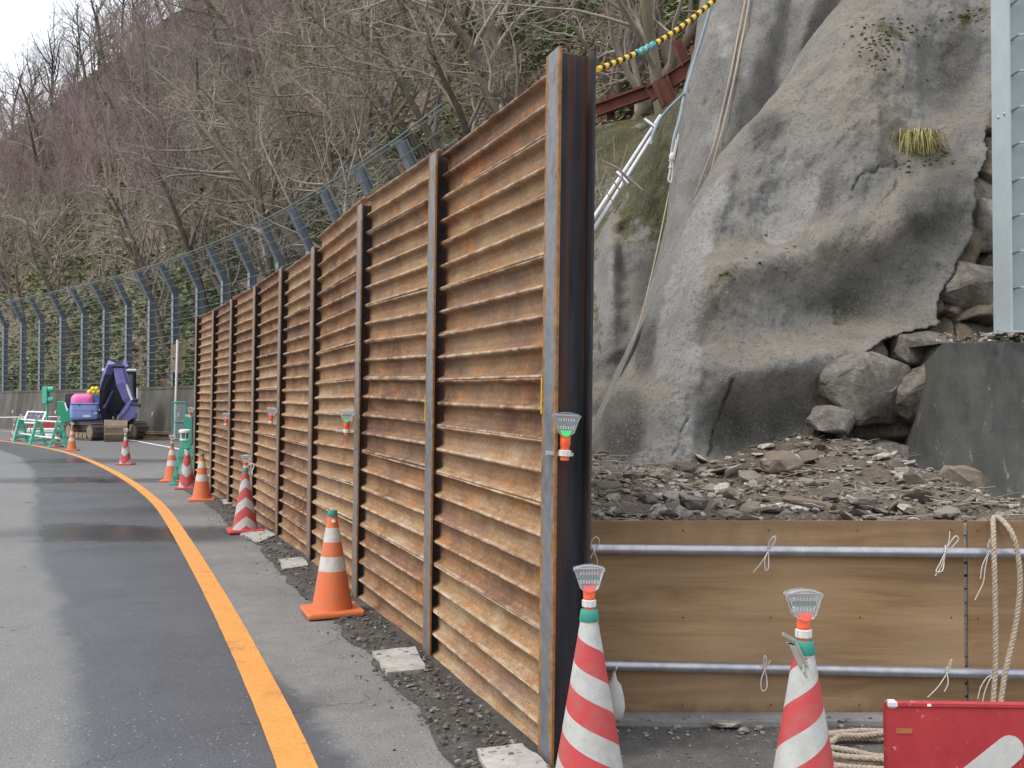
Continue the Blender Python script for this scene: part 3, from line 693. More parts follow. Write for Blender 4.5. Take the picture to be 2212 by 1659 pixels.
# ------------------------------------------------------------------ warning lamps and cones
def lens_outline(w=.058, w0=.023, h=.092, n=9):
    out = [(-w0, 0), (w0, 0), (w0 + .012, .012), (w - .006, h * .72), (w, h * .82), (w - .004, h * .90)]
    for i in range(n):
        a = -1 + 2 * (i + .5) / n; out.append((-a * (w - .006), h * .90 + .010 * (1 - a * a)))
    out += [(-w + .004, h * .90), (-w, h * .82), (-w + .006, h * .72), (-w0 - .012, .012)]
    return out
def lamp_parts(t, z0=0.0, label='red', simple_=False, tube_len=.075, flip=1):
    """solar warning lamp standing at height z0 over its thing's origin"""
    b = MB(); b.lathe([(.016, 0), (.0185, .002), (.0185, tube_len * .55), (.0215, tube_len * .6), (.0215, tube_len), (.019, tube_len + .004)], 16, (0, 0, z0)); b.build('lamp_tube', M['orange_plastic'], t, True)
    c = MB(); c.lathe([(.022, 0), (.0245, .002), (.0245, .024), (.022, .026)], 18, (0, 0, z0 + tube_len * .16))
    if not simple_:
        for k in range(9):
            w = 2 * math.pi * k / 9; c.box((.0245 * math.cos(w), .0245 * math.sin(w), z0 + tube_len * .16 + .013), (.003, .008, .022), Matrix.Rotation(w, 3, 'Z'))
    c.build('lamp_ring', M['grey_plastic'], t, True)
    zl = z0 + tube_len - .004
    o = lens_outline(); L = MB()
    rings = [(-.021, .88), (-.025, .96), (-.022, 1.0), (.022, 1.0), (.025, .96), (.021, .88)]; n = len(o); vs = []
    for y, s in rings:
        for (x, z) in o: vs.append((x * s, y, zl + .046 + (z - .046) * s))
    fs = [tuple(range(n - 1, -1, -1)), tuple((len(rings) - 1) * n + k for k in range(n))]
    for r in range(len(rings) - 1):
        for k in range(n): fs.append((r * n + k, r * n + (k + 1) % n, (r + 1) * n + (k + 1) % n, (r + 1) * n + k))
    L.add(vs, fs); lens = L.build('lens', M['lens'], t, True)
    pc = MB(); pc.box((0, 0, zl + .048), (.076, .012, .012)); pc.build('circuit_board', M['pcb'], lens)
    ld = MB()
    for k in range(7):
        for zz in (.032, .063): ld.box((-.030 + k * .010, 0, zl + zz), (.0055, .014, .013))
    ld.build('led_row', M['led'], lens)
    rb = MB(); rb.box((0, 0, zl + .080), (.092, .040, .007), bev=.002); rb.build('solar_cap', M['white_plastic'] if simple_ else M['galv'], lens)
    st = MB(); oo = [(.022 * math.cos(math.pi * k / 10), -.024 * math.sin(math.pi * k / 10)) for k in range(11)]
    st.prism(oo, lambda a, b: (a, -.0262, zl + .020 + b), lambda a, b: (a, -.0245, zl + .020 + b)); st.build('sticker', M['label_' + label], lens)
def make_lamp(name, label, loc, cat='warning lamp', rz=0.0, sticker='red', group=None, clip=None, tl=.075, simple_=False, tilt=0.0):
    t = thing(name, label, cat, loc, rz, group); t.rotation_euler = (0, tilt, rz); lamp_parts(t, 0, sticker, simple_, tl)
    if clip == 'flange':
        c = MB(); c.box((-.048, .0, .026), (.055, .012, .016), bev=.002); c.box((-.074, .012, .026), (.006, .030, .020)); c.build('clamp', M['zinc'], t); c = MB(); c.box((.028, .0, .026), (.014, .006, .014)); c.build('clamp_screw', M['zinc'], t)
    return t
CONEP = [(.140, .024), (.128, .05), (.034, .69), (.028, .700)]
def make_cone(kind, label, loc, rz=0.0, group='traffic cones along the works', cap=True, tilt=(0, 0)):
    t = thing('traffic_cone', label, 'traffic cone', loc, rz, group); t.rotation_euler = (tilt[0], tilt[1], rz)
    b = MB(); b.lathe([(.142, .022), (.139, .034)] + [(lerp(.139, .0285, k / 16), lerp(.034, .685, k / 16)) for k in range(1, 17)] + [(.026, .695), (.021, .695), (.021, .66)], 36); b.build('cone_body', M[kind], t, True)
    s = MB(); out = []
    for cx_, cy_, a0 in ((.17, .17, 0), (-.17, .17, 90), (-.17, -.17, 180), (.17, -.17, 270)):
        for k in range(5):
            w = math.radians(a0 + k * 22.5); out.append((cx_ + .022 * math.cos(w), cy_ + .022 * math.sin(w)))
    n = len(out); vs = []
    for z, s_ in ((0, .985), (.005, 1.0), (.026, 1.0), (.034, .975)):
        for x, y in out: vs.append((x * s_, y * s_, z))
    fs = [tuple(range(n - 1, -1, -1)), tuple(3 * n + k for k in range(n))]
    for r in range(3):
        for k in range(n): fs.append((r * n + k, r * n + (k + 1) % n, (r + 1) * n + (k + 1) % n, (r + 1) * n + k))
    s.add(vs, fs); s.build('cone_base', M['cone_orange' if kind == 'band' else 'cone_red'], t, True)
    if cap:
        c = MB(); c.lathe([(.0355, .662), (.0365, .664), (.0315, .700), (.029, .704), (.018, .704)], 24); c.build('cap_ring', M['teal'], t, True)
    return t
def lamp_on(loc, label, sticker='red', simple_=False, rz=0.0, h=.70):
    return make_lamp('warning_lamp', label, (loc[0], loc[1], loc[2] + h), rz=rz, sticker=sticker, group='solar warning lamps', simple_=simple_)
def cone_at(u, s): Y = FPX / s; return Vector(((u - CX) / s, Y, 0))
pA = cone_at(1272, 593); make_cone('down_right', 'near red and grey cone with stripes falling to the right, at the nearest post', pA, .0)
lamp_on(pA, 'clear fan-shaped warning lamp on the striped cone beside the nearest post')
pB = cone_at(1733, 682); pB.z = 0; make_cone('down_left', 'near red and grey cone with stripes rising to the right, in front of the plywood', pB, .3)
lmp = lamp_on(pB, 'clear warning lamp with a metal clip, on the cone in front of the plywood', rz=.0)
c = MB(); rot = Matrix.Rotation(.45, 3, 'Y')
c.box((-.030, -.034, -.03), (.026, .012, .085), Matrix.Rotation(-.42, 3, 'Y')); c.box((-.058, -.034, .022), (.036, .018, .010), Matrix.Rotation(.5, 3, 'Y')); c.box((-.052, -.036, .002), (.026, .008, .005), Matrix.Rotation(.3, 3, 'Y'))
c.tube([(-.012, -.040, -.065), (-.012, -.044, -.085), (-.004, -.044, -.10)], .004, 6); c.box((-.018, -.038, -.03), (.006, .010, .09), Matrix.Rotation(-.42, 3, 'Y')); c.build('clip', M['zinc'], lmp)
cn_ = make_cone('band', 'clean orange cone with two white bands, nearest orange one to the viewer', (-1.235, 7.06, .012), .35)
mb = MB(); mb.box((-.002, -.0415, .632), (.024, .003, .020), Matrix.Rotation(-.16, 3, 'X')); mb.build('paper_label', M['white_plastic'], cn_)
pD = G(541, 1150); make_cone('v_up', 'red and white chevron cone pointing up, beside the rusty wall with a bent hook', (pD.x - .06, pD.y, .01), .35)
t = lamp_on((pD.x - .06, pD.y, .01), 'warning lamp on the chevron cone standing halfway along the rusty wall', simple_=True)
c = MB(); c.tube(catmull([(.02, 0, .02), (.045, -.01, .05), (.085, 0, .06), (.095, 0, .03), (.075, 0, -.02), (.08, 0, -.06)], 5), .006, 6); c.build('hook', M['white_plastic'], t)
pE = G(443, 1081); make_cone('band', 'orange banded cone without a lamp, near the far end of the rusty wall', (pE.x - .05, pE.y, 0), .25)
pF = G(404, 1056); make_cone('v_down', 'red and white chevron cone pointing down, at the far end of the rusty wall', pF, .2)
pG = G(371, 1040); make_cone('band', 'orange banded cone behind the green barricade at the wall end', pG, .2)
lamp_on(pG, 'warning lamp on the orange cone at the far end of the wall', simple_=True)
pH = G(271, 1004); make_cone('v_down', 'red and white chevron cone standing alone on the open asphalt', pH, .1)
lamp_on(pH, 'warning lamp on the lone chevron cone in front of the excavator', simple_=True)
pI = G(155, 973); make_cone('band', 'orange banded cone in front of the excavator tracks', pI, .2)
lamp_on(pI, 'warning lamp on the orange cone in front of the excavator', simple_=True)
pJ = G(125, 965); make_cone('v_down', 'red and white chevron cone inside the rightmost green barricade stand', (pJ.x + .02, pJ.y - .15, 0), .2)
lamp_on((pJ.x + .02, pJ.y - .15, 0), 'warning lamp on the chevron cone at the rightmost barricade stand', simple_=True)
pK = G(31, 952); make_cone('v_down', 'red and white chevron cone at the leftmost barricade stand', pK, .2)
lamp_on(pK, 'warning lamp on the leftmost chevron cone by the barricade', simple_=True)
# lamps clamped to the wall posts
def post_lamp(k, u, v, label, st, simple_, dout=.045):
    x, y = POSTS[k]; d, nout = wframe(POSTS[max(k - 1, 0)], POSTS[min(k + 1, 8)])
    p = at(u, v, y - .06); t = make_lamp('warning_lamp', label, p, sticker=st, group='solar warning lamps', clip='flange', tl=.105, simple_=simple_, tilt=.05); return t
post_lamp(0, 1219, 995, 'warning lamp with orange tube and green sticker clamped to the nearest steel post', 'green', False)
post_lamp(2, 748, 940, 'warning lamp with orange tube clamped to the third steel post', 'green', True)
post_lamp(4, 585, 918, 'warning lamp with orange tube clamped to the fifth steel post', 'red', True)
post_lamp(6, 488, 921, 'warning lamp with orange tube clamped to the seventh steel post', 'red', True)
post_lamp(8, 411, 903, 'warning lamp with orange tube clamped to the last steel post', 'red', True)

# ------------------------------------------------------------------ plywood barrier with pipes, ties and ropes
YB = 4.76
def ply(x0, x1, z0, z1, label, seed, y=YB, rot=0.0):
    me = MB(); me.box(((x1 - x0) / 2, .006, (z1 - z0) / 2), (x1 - x0, .012, z1 - z0), bev=.0015)
    o = me.build('plywood_board', M['ply']); o.location = (x0, y, z0); o.rotation_euler = (0, rot, 0); 
    for fx in (.03, .27, .5, .73, .97):
        for fz in (.05, .5, .95):
            n_ = MB(); n_.lathe([(.0045, 0), (.005, .0012), (.003, .002)], 8); nl = n_.build('nail_head', M['rusty_beam'], o); nl.rotation_euler = (math.pi / 2, 0, 0); nl.location = ((x1 - x0) * fx + R.uniform(-.01, .01), -.0002, (z1 - z0) * fz)
    return tag(o, label, 'board', 'plywood boards of the barrier')
ply(.300, 2.094, .012, .905, 'wide brown plywood board between the steel post and the split joint', 0)
ply(2.112, 3.9, .0, .905, 'plywood board right of the split joint, behind the hanging rope', 1, YB + .004, .004)
mb = MB()
for k in range(14):
    z0 = .03 + k * .062; mb.box((2.103 + R.uniform(-.003, .003), YB + .022, z0 + .028), (R.uniform(.02, .03), .010, R.uniform(.045, .060)))
o = mb.build('joint_batten', M['pad']); tag(o, 'pale broken filler strip in the joint between the plywood boards', 'strip')
def zpipe(v, u=1700): return at(u, v, YB - .03).z
for (v0, v1, lab, xa) in ((1186, 1195, 'upper grey steel pipe along the plywood barrier', .16), (1437, 1456, 'lower grey steel pipe along the plywood barrier', .30)):
    a = at(1290, v0, YB - .033); b = at(2212, v1, YB - .033); dd = (b - a).normalized(); a = a + dd * (xa - a.x); b = b + dd * 1.5
    mb = MB(); mb.tube([a, b], .0243, 20); pipe = mb.build('scaffold_pipe', M['galv'], None, True); tag(pipe, lab, 'pipe', 'scaffold pipes on the plywood barrier')
def bow(u, v, label, loops, tails, y=YB - .062):
    mb = MB(); c = at(u, v, y)
    def W(du, dv, dy=0.0): q_ = at(u + du, v + dv, y - dy); return q_
    for lp in loops: mb.tube(catmull([W(*q_) for q_ in lp], 6), .0026, 5)
    for tl in tails: mb.tube(catmull([W(*q_) for q_ in tl], 4), .0024, 5)
    uvsphere(mb, c, .006, 6, 5)
    # tie passing round the pipe
    mb.tube([W(0, -1), at(u, v - 13, YB - .045), at(u, v - 14, YB - .02)], .0026, 5); mb.tube([W(0, 1), at(u, v + 12, YB - .045), at(u, v + 14, YB - .02)], .0026, 5)
    return tag(mb.build('string_tie', M['string'], None, True), label, 'string', 'string ties on the pipes')
bow(1283, 1190, 'string tie on the upper pipe right beside the steel post', [[(0, 0), (-6, -18, .01), (4, -30, .015), (12, -22, .01), (6, -8), (0, 0)]], [[(0, 0), (-8, 18, .01), (-10, 34, .01)], [(0, 0), (6, 16, .01), (8, 32, .01)]])
bow(1660, 1190, 'string bow at the middle of the upper pipe', [[(0, 0), (2, -20, .012), (14, -32, .02), (14, -18, .015), (4, -6), (0, 0)], [(0, 0), (-8, 20, .012), (-6, 42, .015), (0, 36, .02), (0, 14), (0, 0)]], [[(0, 0), (-16, 26, .01), (-33, 46, .012)], [(0, 0), (10, -18, .01), (15, -32, .01)]])
bow(2042, 1192, 'white string bow on the upper pipe next to the board joint', [[(0, 0), (8, -16, .012), (22, -34, .02), (28, -26, .02), (14, -10, .01), (0, 0)], [(0, 0), (-12, 26, .012), (-20, 42, .015), (-6, 40, .02), (-2, 16), (0, 0)]], [[(0, 0), (-8, 30, .01), (-22, 52, .012)], [(0, 0), (8, -24, .01), (10, -44, .01)]])
bow(2136, 1192, 'string tie on the upper pipe just left of the hanging rope', [[(0, 0), (2, -18, .012), (4, -28, .015), (-2, -14, .01), (0, 0)]], [[(0, 0), (-14, 30, .012), (-18, 58, .012)], [(0, 0), (-8, 36, .01), (-12, 66, .012), (-30, 104, .01)]])
bow(1652, 1446, 'string bow at the middle of the lower pipe', [[(0, 0), (-8, 24, .012), (-6, 46, .02), (4, 40, .02), (4, 18), (0, 0)], [(0, 0), (-2, -16, .012), (0, -30, .015), (4, -20, .012), (0, 0)]], [[(0, 0), (8, -12, .01), (12, -20, .01)]])
bow(2046, 1454, 'string tie on the lower pipe next to the board joint', [[(0, 0), (4, -18, .012), (10, -30, .015), (6, -12, .01), (0, 0)]], [[(0, 0), (-20, 30, .012), (-42, 52, .012)], [(0, 0), (2, 22, .01), (-6, 40, .01)]])
bow(2148, 1458, 'string tie with drooping tails on the lower pipe behind the hanging rope', [[(0, 0), (-16, 6, .012), (-30, 28, .015), (-36, 52, .015)], [(0, 0), (-10, 10, .012), (-20, 34, .012), (-26, 60, .012)]], [])
def rope3(name, ctrl, rad, mat, label, cat='rope', pitch=.055, closed=False, group=None, n=6):
    path = resample(catmull(ctrl, 10), .012); mb = MB(); m = len(path)
    up = Vector((0, 1, 0)); frames = []
    for i, p in enumerate(path):
        t = (path[min(i + 1, m - 1)] - path[max(i - 1, 0)]).normalized(); a = up - t * up.dot(t)
        if a.length < 1e-4: a = t.orthogonal()
        a.normalize(); up = a; frames.append((a, t.cross(a)))
    for s_ in range(3):
        pts = []
        for i, p in enumerate(path):
            w = 2 * math.pi * (i * .012 / pitch + s_ / 3); a, b = frames[i]; pts.append(p + (a * math.cos(w) + b * math.sin(w)) * rad * .52)
        mb.tube(pts, rad * .56, n)
    return tag(mb.build(name, mat, None, True), label, cat, group)
rope3('hanging_rope', [at(2145, 1520, 4.60), at(2150, 1440, 4.62), at(2150, 1330, 4.63), at(2148, 1230, 4.64), at(2146, 1150, 4.68), at(2146, 1122, 4.755), at(2152, 1117, 4.80), at(2163, 1122, 4.74), at(2185, 1150, 4.66), at(2199, 1200, 4.645), at(2203, 1270, 4.64), at(2192, 1360, 4.63), at(2172, 1450, 4.61), at(2160, 1530, 4.58), at(2150, 1600, 4.5), at(2130, 1660, 4.3)], .0125, M['rope'], 'thick twisted beige rope looped over the plywood and hanging in front')
rg = random.Random(5)
cp = []; c0 = Vector((1.53, 4.24, 0))
for i in range(48):
    w = i * 2 * math.pi / 12 + 1.2; lp = i // 12; rr_ = .30 - .035 * lp + rg.uniform(-.02, .02)
    cp.append(c0 + Vector((rr_ * math.cos(w) * 1.15, rr_ * math.sin(w) * .72, .016 + .020 * (lp % 2) + rg.uniform(0, .012))))
rope3('rope_coil', cp, .0125, M['rope'], 'coil of twisted beige rope lying on the ground behind the red sign')

# red arrow sign
sg = thing('arrow_sign', 'scuffed red board with a pale arrow standing at the right edge', 'sign', (1.205, 3.30, 0)); sg.rotation_euler = (math.radians(-3), .012, 0)
q = NT('scuffed_red_paint', .5, 0, .4); p = q.oc(); n = q.noise(p, 5, 7, .7); n2 = q.noise(q.scale(p, 1, 1, 1.6), 16, 6, .75)
c = q.ramp(n, [(.3, (.30, .020, .026)), (.7, (.42, .038, .044))]); c = q.mix(q.math('MULTIPLY', q.ramp(n2, [(.62, 0.0), (.68, 1.0)]), .7), c, (.60, .40, .38))
c = q.mix(q.math('MULTIPLY', q.ramp(q.noise(p, 26, 5, .7), [(.62, 0.0), (.7, 1.0)]), .5), c, (.12, .03, .03))
q.color(c); q.bump(n2, .15, .004); M['signred'] = q.m
mb = MB(); mb.box((.45, .02, .245), (.90, .034, .47), bev=.006); mb.build('sign_board', M['signred'], sg, True)
mb = MB(); mb.box((.45, .008, .478), (.904, .020, .022), bev=.006); mb.build('edge_strip', M['signred'], sg, True)
M['arrow'] = simple('worn_reflective_arrow', (.50, .50, .47), .45, 0, .12, 40, .3)
out = []
for (cx_, cz_, a0, a1) in ((.395, .340, -40, 130),):
    for k in range(9): w = math.radians(a0 + (a1 - a0) * k / 8); out.append((cx_ + .045 * math.cos(w), cz_ + .045 * math.sin(w)))
out += [(.09, .16), (.12, .11), (.40, -.0), (.44, .02), (.30, .13), (.86, .13), (.86, .21), (.31, .21)]
out = [(a, max(b, .02)) for a, b in out]
mb = MB(); mb.prism(out, lambda a, b: (a, .0012, b), lambda a, b: (a, .003, b)); mb.build('arrow', M['arrow'], sg)
mb = MB(); mb.box((.055, .0015, .395), (.052, .002, .016)); mb.build('label_plate', simple('faded_orange_label', (.42, .13, .05), .6, 0, .4, 60, .5), sg)
mb = MB(); mb.box((.017, .008, .479), (.032, .024, .026), bev=.007); mb.build('worn_corner', M['chalk'], sg, True)
mb = MB(); mb.box((.135, -.0025, .478), (.012, .003, .008)); mb.build('rivet_patch', M['white_plastic'], sg)

# kerb strip and crumbs under the plywood
mb = MB(); prev = 0
xs = [.2 + .12 * k for k in range(34)]; out = [(x, 4.62 + .03 * noise.noise(Vector((x * 3, 2, 0)))) for x in xs] + [(x, 4.80) for x in reversed(xs)]
mb.prism(out, lambda a, b: (a, b, -.01), lambda a, b: (a, b, .022)); tag(mb.build('kerb', M['kerb']), kind='structure')
mb = MB(); rg = random.Random(21)
for i in range(240):
    x = rg.uniform(.35, 2.6); y = 4.70 - abs(rg.gauss(0, .22)); add_stone(mb, (x, y, .004 + (.02 if y > 4.62 else 0)), rg.uniform(.003, .013), rg)
tag(mb.build('stone_crumbs', M['rubble']), 'small grey stone crumbs on the pavement below the plywood', 'gravel', kind='stuff')
def stone_thing(name, label, c, r, mat, flat=.6, rz=0.0, tilt=0.0, seed=0, sx=1.3, sy=.9, group=None, sub=2, crag=.10):
    rg = random.Random(seed); b = bmesh.new()
    for v in stone_verts(1.0, 1.0, seed + 50): b.verts.new(v)
    bmesh.ops.convex_hull(b, input=b.verts); bmesh.ops.delete(b, geom=[v for v in b.verts if not v.link_faces], context='VERTS')
    bmesh.ops.bevel(b, geom=list(b.edges), offset=.06, segments=1, affect='EDGES'); bmesh.ops.triangulate(b, faces=b.faces)
    bmesh.ops.subdivide_edges(b, edges=b.edges, cuts=sub, use_grid_fill=True)
    for v in b.verts:
        k = crag * fbm(v.co + Vector((seed * 3.1, 0, 0)), 1.7, 4) + crag * .5 * noise.cell(v.co * 2.6 + Vector((seed, 0, 0))); v.co += v.co.normalized() * k; v.co.x *= sx; v.co.y *= sy; v.co.z *= flat; v.co *= r
    me = bpy.data.meshes.new(name); b.to_mesh(me); b.free(); me.polygons.foreach_set('use_smooth', [True] * len(me.polygons)); me.set_sharp_from_angle(angle=math.radians(16))
    o = link(name, me, mat, None, c); o.rotation_euler = (tilt, tilt * .4, rz); return tag(o, label, 'rock', group)
stone_thing('flat_stone', 'flat grey stone lying against the foot of the plywood', G(1572, 1563, .02), .048, M['rubble'], .35, .1, 0, 1, 1.6)
stone_thing('small_stone', 'small blocky stone in front of the flat grey stone', G(1606, 1578, .012), .026, M['rubble'], .6, .5, 0, 2)
stone_thing('small_stone', 'small stone beside the striped cone in front of the plywood', G(1640, 1572, .012), .022, M['rubble'], .5, .9, 0, 3)
# white bag behind the near cone
mb = MB(); vs = []; n = 14
c0 = at(1327, 1505, 4.5); prof_ = [(.004, .11), (.012, .075), (.03, .05), (.042, 0), (.048, -.045), (.040, -.085), (.02, -.105), (.003, -.11)]
mb.lathe(prof_, n); o = mb.build('white_bag', M['bag'], None, True); o.location = c0
for v in o.data.vertices: v.co *= 1 + .22 * noise.noise(v.co * 22); v.co.y *= .6
tag(o, 'small off-white bag hanging behind the nearest striped cone', 'bag')
mb = MB(); mb.tube(catmull([c0 + Vector((0, 0, .10)), c0 + Vector((.012, 0, .13)), at(1330, 1447, 4.70), at(1322, 1440, 4.72)], 5), .003, 5); mb.build('bag_string', M['string'], None); bpy.data.objects['bag_string'].parent = o; bpy.data.objects['bag_string'].matrix_parent_inverse = Matrix.Translation(-c0)

# ------------------------------------------------------------------ rocks sprayed with concrete
def gmask(u, v, lst):
    m = 0.0
    for (cu, cv, ru, rv, rot, amp) in lst:
        c_, s_ = math.cos(math.radians(rot)), math.sin(math.radians(rot)); du, dv = u - cu, v - cv
        a = (du * c_ + dv * s_) / ru; b = (-du * s_ + dv * c_) / rv; d2 = a * a + b * b
        if d2 < 9: m += amp * math.exp(-d2)
    return m
SIL_A = [(-400, 2080), (-150, 1935), (0, 1815), (90, 1742), (180, 1698), (255, 1638), (330, 1562), (430, 1502), (530, 1464), (640, 1426), (730, 1386), (830, 1341), (910, 1302), (960, 1291), (1010, 1293), (1080, 1300), (1250, 1310)]
BULGE = [(1625, 275, 110, 40, -35, .26), (1712, 420, 80, 95, 0, -.36), (1820, 330, 70, 120, 10, .18), (1880, 150, 130, 110, 0, .16), (1520, 480, 50, 120, 20, .12), (1600, 600, 170, 45, -25, .20), (1960, 480, 110, 60, -25, .22),
         (1850, 640, 150, 70, -18, -.24), (1640, 690, 110, 60, -30, .05), (1700, 800, 190, 50, -8, .28), (1480, 760, 40, 190, 8, .14), (1395, 770, 40, 80, 15, -.24), (1370, 930, 60, 70, 10, .10), (1640, 940, 120, 70, 0, -.20),
         (1490, 950, 40, 90, 5, .08), (2060, 150, 80, 140, 20, -.25), (1560, 400, 30, 60, 15, .1), (1780, 520, 60, 40, -30, .1), (1450, 650, 20, 60, 15, -.08)]
LIGHT = [(1712, 420, 60, 85, 0, 1.15), (1500, 520, 38, 130, 18, .85), (1455, 700, 34, 130, 14, .9), (1480, 850, 30, 130, 4, .95), (1420, 985, 60, 22, -15, .9), (1645, 975, 18, 40, 0, .8), (1600, 470, 60, 90, 0, .4), (1800, 680, 60, 60, 0, .35), (1640, 160, 20, 60, 20, .4), (1680, 500, 16, 20, 0, .9)]
DARKM = [(1650, 290, 70, 35, -30, .9), (1790, 420, 30, 90, 10, .75), (1860, 620, 60, 60, 0, .75), (1740, 640, 100, 35, -25, .5), (1960, 640, 80, 60, -30, .6), (2080, 120, 60, 110, 15, 1.0), (2040, 420, 90, 130, 20, .75), (1345, 925, 52, 85, 10, 1.15), (1400, 740, 32, 60, 10, 1.1), (1575, 930, 75, 85, 0, .95), (1720, 920, 80, 80, 0, .9), (1810, 10, 120, 40, 0, .55), (1560, 780, 120, 40, -15, .45), (1960, 480, 60, 50, 0, .55), (1640, 580, 60, 30, -20, .3)]  # dark stains, plus shade below the bulge and overhangs painted into the colour
BROWN = [(1850, 200, 130, 170, 0, 1.0), (1600, 330, 90, 50, -35, .7), (1780, 560, 160, 40, -28, .9), (1560, 620, 90, 60, -25, .75), (1700, 760, 200, 40, -6, .95), (1940, 330, 60, 60, 0, .7), (1480, 640, 60, 60, 0, .5), (1900, 520, 80, 40, -30, .7), (1550, 720, 60, 60, 0, .6)]
MOSSA = [(1910, 80, 60, 26, 10, .75), (2100, 30, 50, 26, -15, .7), (1850, 640, 60, 60, 0, .42), (1680, 640, 30, 40, 0, .3)]
BARE = [(2180, 190), (2140, 250), (2125, 340), (2095, 420), (2098, 500), (2060, 590), (2036, 640), (2042, 690), (1985, 712), (1910, 735), (1875, 765), (1800, 790), (1765, 870), (1790, 960), (2400, 960), (2400, 190)]
def segd(x, y, pl):
    best = 1e9
    for (x0, y0), (x1, y1) in zip(pl, pl[1:]):
        dx, dy = x1 - x0, y1 - y0; t = max(0, min(1, ((x - x0) * dx + (y - y0) * dy) / (dx * dx + dy * dy))); best = min(best, math.hypot(x - x0 - t * dx, y - y0 - t * dy))
    return best
CRACKS = [[(1955, 355), (1900, 372), (1862, 392), (1835, 425)], [(1932, 400), (1905, 440), (1885, 460)], [(1480, 905), (1468, 945), (1455, 985)], [(1570, 835), (1560, 880), (1545, 935), (1540, 985)]]
def rock_sheet(name, label, Y0, lean, z0, z1, sil, xr, nz, nxn, wrapR, bulge, masks, noiseamp, seed, cat='rock', bare=None, back=3.0, dens=1.6, cracks=()):
    crk = {}
    vs = []; A = {k: [] for k in ('light', 'dark', 'brown', 'moss', 'bare')}
    nw = 14; rows = nz + 1; cols = nw + nxn + 1; off = Vector((seed * 17.3, seed * 5.1, seed * 2.7))
    for i in range(rows):
        z = lerp(z0, z1, i / nz); Yc = Y0 + lean * (z - 1)
        v = px((0, Yc + wrapR * .5, z))[1]; ul = clampi(sil, v); xl = at(ul, v, Yc + wrapR * .6).x
        for j in range(cols):
            if j < nw:                                       # the flank turning away behind the outline
                t = 1 - j / nw; x = xl + .25 * t * t * back * .3; y = Yc + wrapR + back * t * t
            else:
                t = (j - nw) / nxn; x = xl + (xr - xl) * t ** dens
                dd = min((x - xl) / wrapR, 1.0); y = Yc + wrapR * (1 - math.sqrt(max(0, 1 - (1 - dd) ** 2)))
            p = Vector((x, y, z)); u, vv = px(p)
            edge = 1.0 if j >= nw else .5
            g = gmask(u, vv, bulge) if j >= nw else 0.0
            g += noiseamp * (1.0 * fbm(p * 1.0 + off, .55, 3) + .52 * fbm(Vector((p.x * 2.0, p.y, p.z * 1.0)) + off, 1.3, 4) + .22 * fbm(p + off, 4.2, 4) + .07 * fbm(p + off, 16.0, 3))
            g += noiseamp * .10 * (1 - abs(fbm(Vector((p.x * 3.0, p.y, p.z * .8)) + off, 1.0, 3))) 
            dn = Vector((0 if j >= nw else -.6, -1, .35)).normalized(); q_ = p + dn * g * edge
            b = 0.0
            if j >= nw and cracks:
                cj = 9 * noise.noise(p * 5.0) + 4 * noise.noise(p * 17.0)
                cd = min(segd(u + cj, vv + cj, cr) for cr in cracks)
                if cd < 3.5: q_ = q_ + Vector((0, .03 * (1 - cd / 3.5), 0)); crk[len(vs)] = .5 * (1 - cd / 3.5)
            if bare and j >= nw:
                ju = 14 * noise.noise(p * 3.1 + off) + 7 * noise.noise(p * 9.0); jv = 14 * noise.noise(p * 3.1 + off + Vector((9, 9, 9))) + 7 * noise.noise(p * 9.0 + Vector((5, 5, 5)))
                if inpoly(u + ju, vv + jv, bare):
                    b = 1.0
                    dv_, pt_ = noise.voronoi(Vector((p.x * 1.7 + .3 * p.z, 0, p.z * 2.4 - .5 * p.x)) + off * .3); c0 = pt_[0]
                    fac = noise.noise(c0 * 7.7) * .32 + .22 * ((p.x * 1.7 - c0.x + off.x * .3) * noise.noise(c0 * 3.1) * 2 + (p.z * 2.4 - c0.z) * noise.noise(c0 * 5.3) * .3 * 0)
                    gap = max(0, 1 - (dv_[1] - dv_[0]) / .10)
                    q_ = q_ + Vector((0, .17 + .7 * fac + .10 * gap + .05 * fbm(p, 5.0, 3), 0))
                else:
                    q_ = q_ + Vector((0, -.05 * 0, 0))
            vs.append(q_); A['bare'].append(b)
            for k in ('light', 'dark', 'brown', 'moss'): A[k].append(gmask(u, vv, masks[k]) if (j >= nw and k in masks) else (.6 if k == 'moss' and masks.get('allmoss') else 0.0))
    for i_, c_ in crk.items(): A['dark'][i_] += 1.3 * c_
    fs = []
    for i in range(nz):
        for j in range(cols - 1): fs.append((i * cols + j, i * cols + j + 1, (i + 1) * cols + j + 1, (i + 1) * cols + j))
    me = bpy.data.meshes.new(name); me.from_pydata([tuple(v) for v in vs], [], fs); me.polygons.foreach_set('use_smooth', [True] * len(fs))
    for k, vals in A.items(): me.attributes.new(k, 'FLOAT', 'POINT').data.foreach_set('value', vals)
    o = link(name, me, M['shot']); return tag(o, label, cat)
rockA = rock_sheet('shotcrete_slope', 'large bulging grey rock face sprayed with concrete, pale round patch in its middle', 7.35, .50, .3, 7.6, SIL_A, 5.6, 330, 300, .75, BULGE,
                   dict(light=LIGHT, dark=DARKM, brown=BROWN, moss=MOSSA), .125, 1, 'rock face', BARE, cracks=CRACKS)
SIL_B = [(-500, 1620), (-150, 1580), (0, 1537), (60, 1521), (170, 1492), (260, 1489), (330, 1472), (430, 1464), (520, 1442), (600, 1420), (700, 1390), (900, 1330), (1100, 1320)]
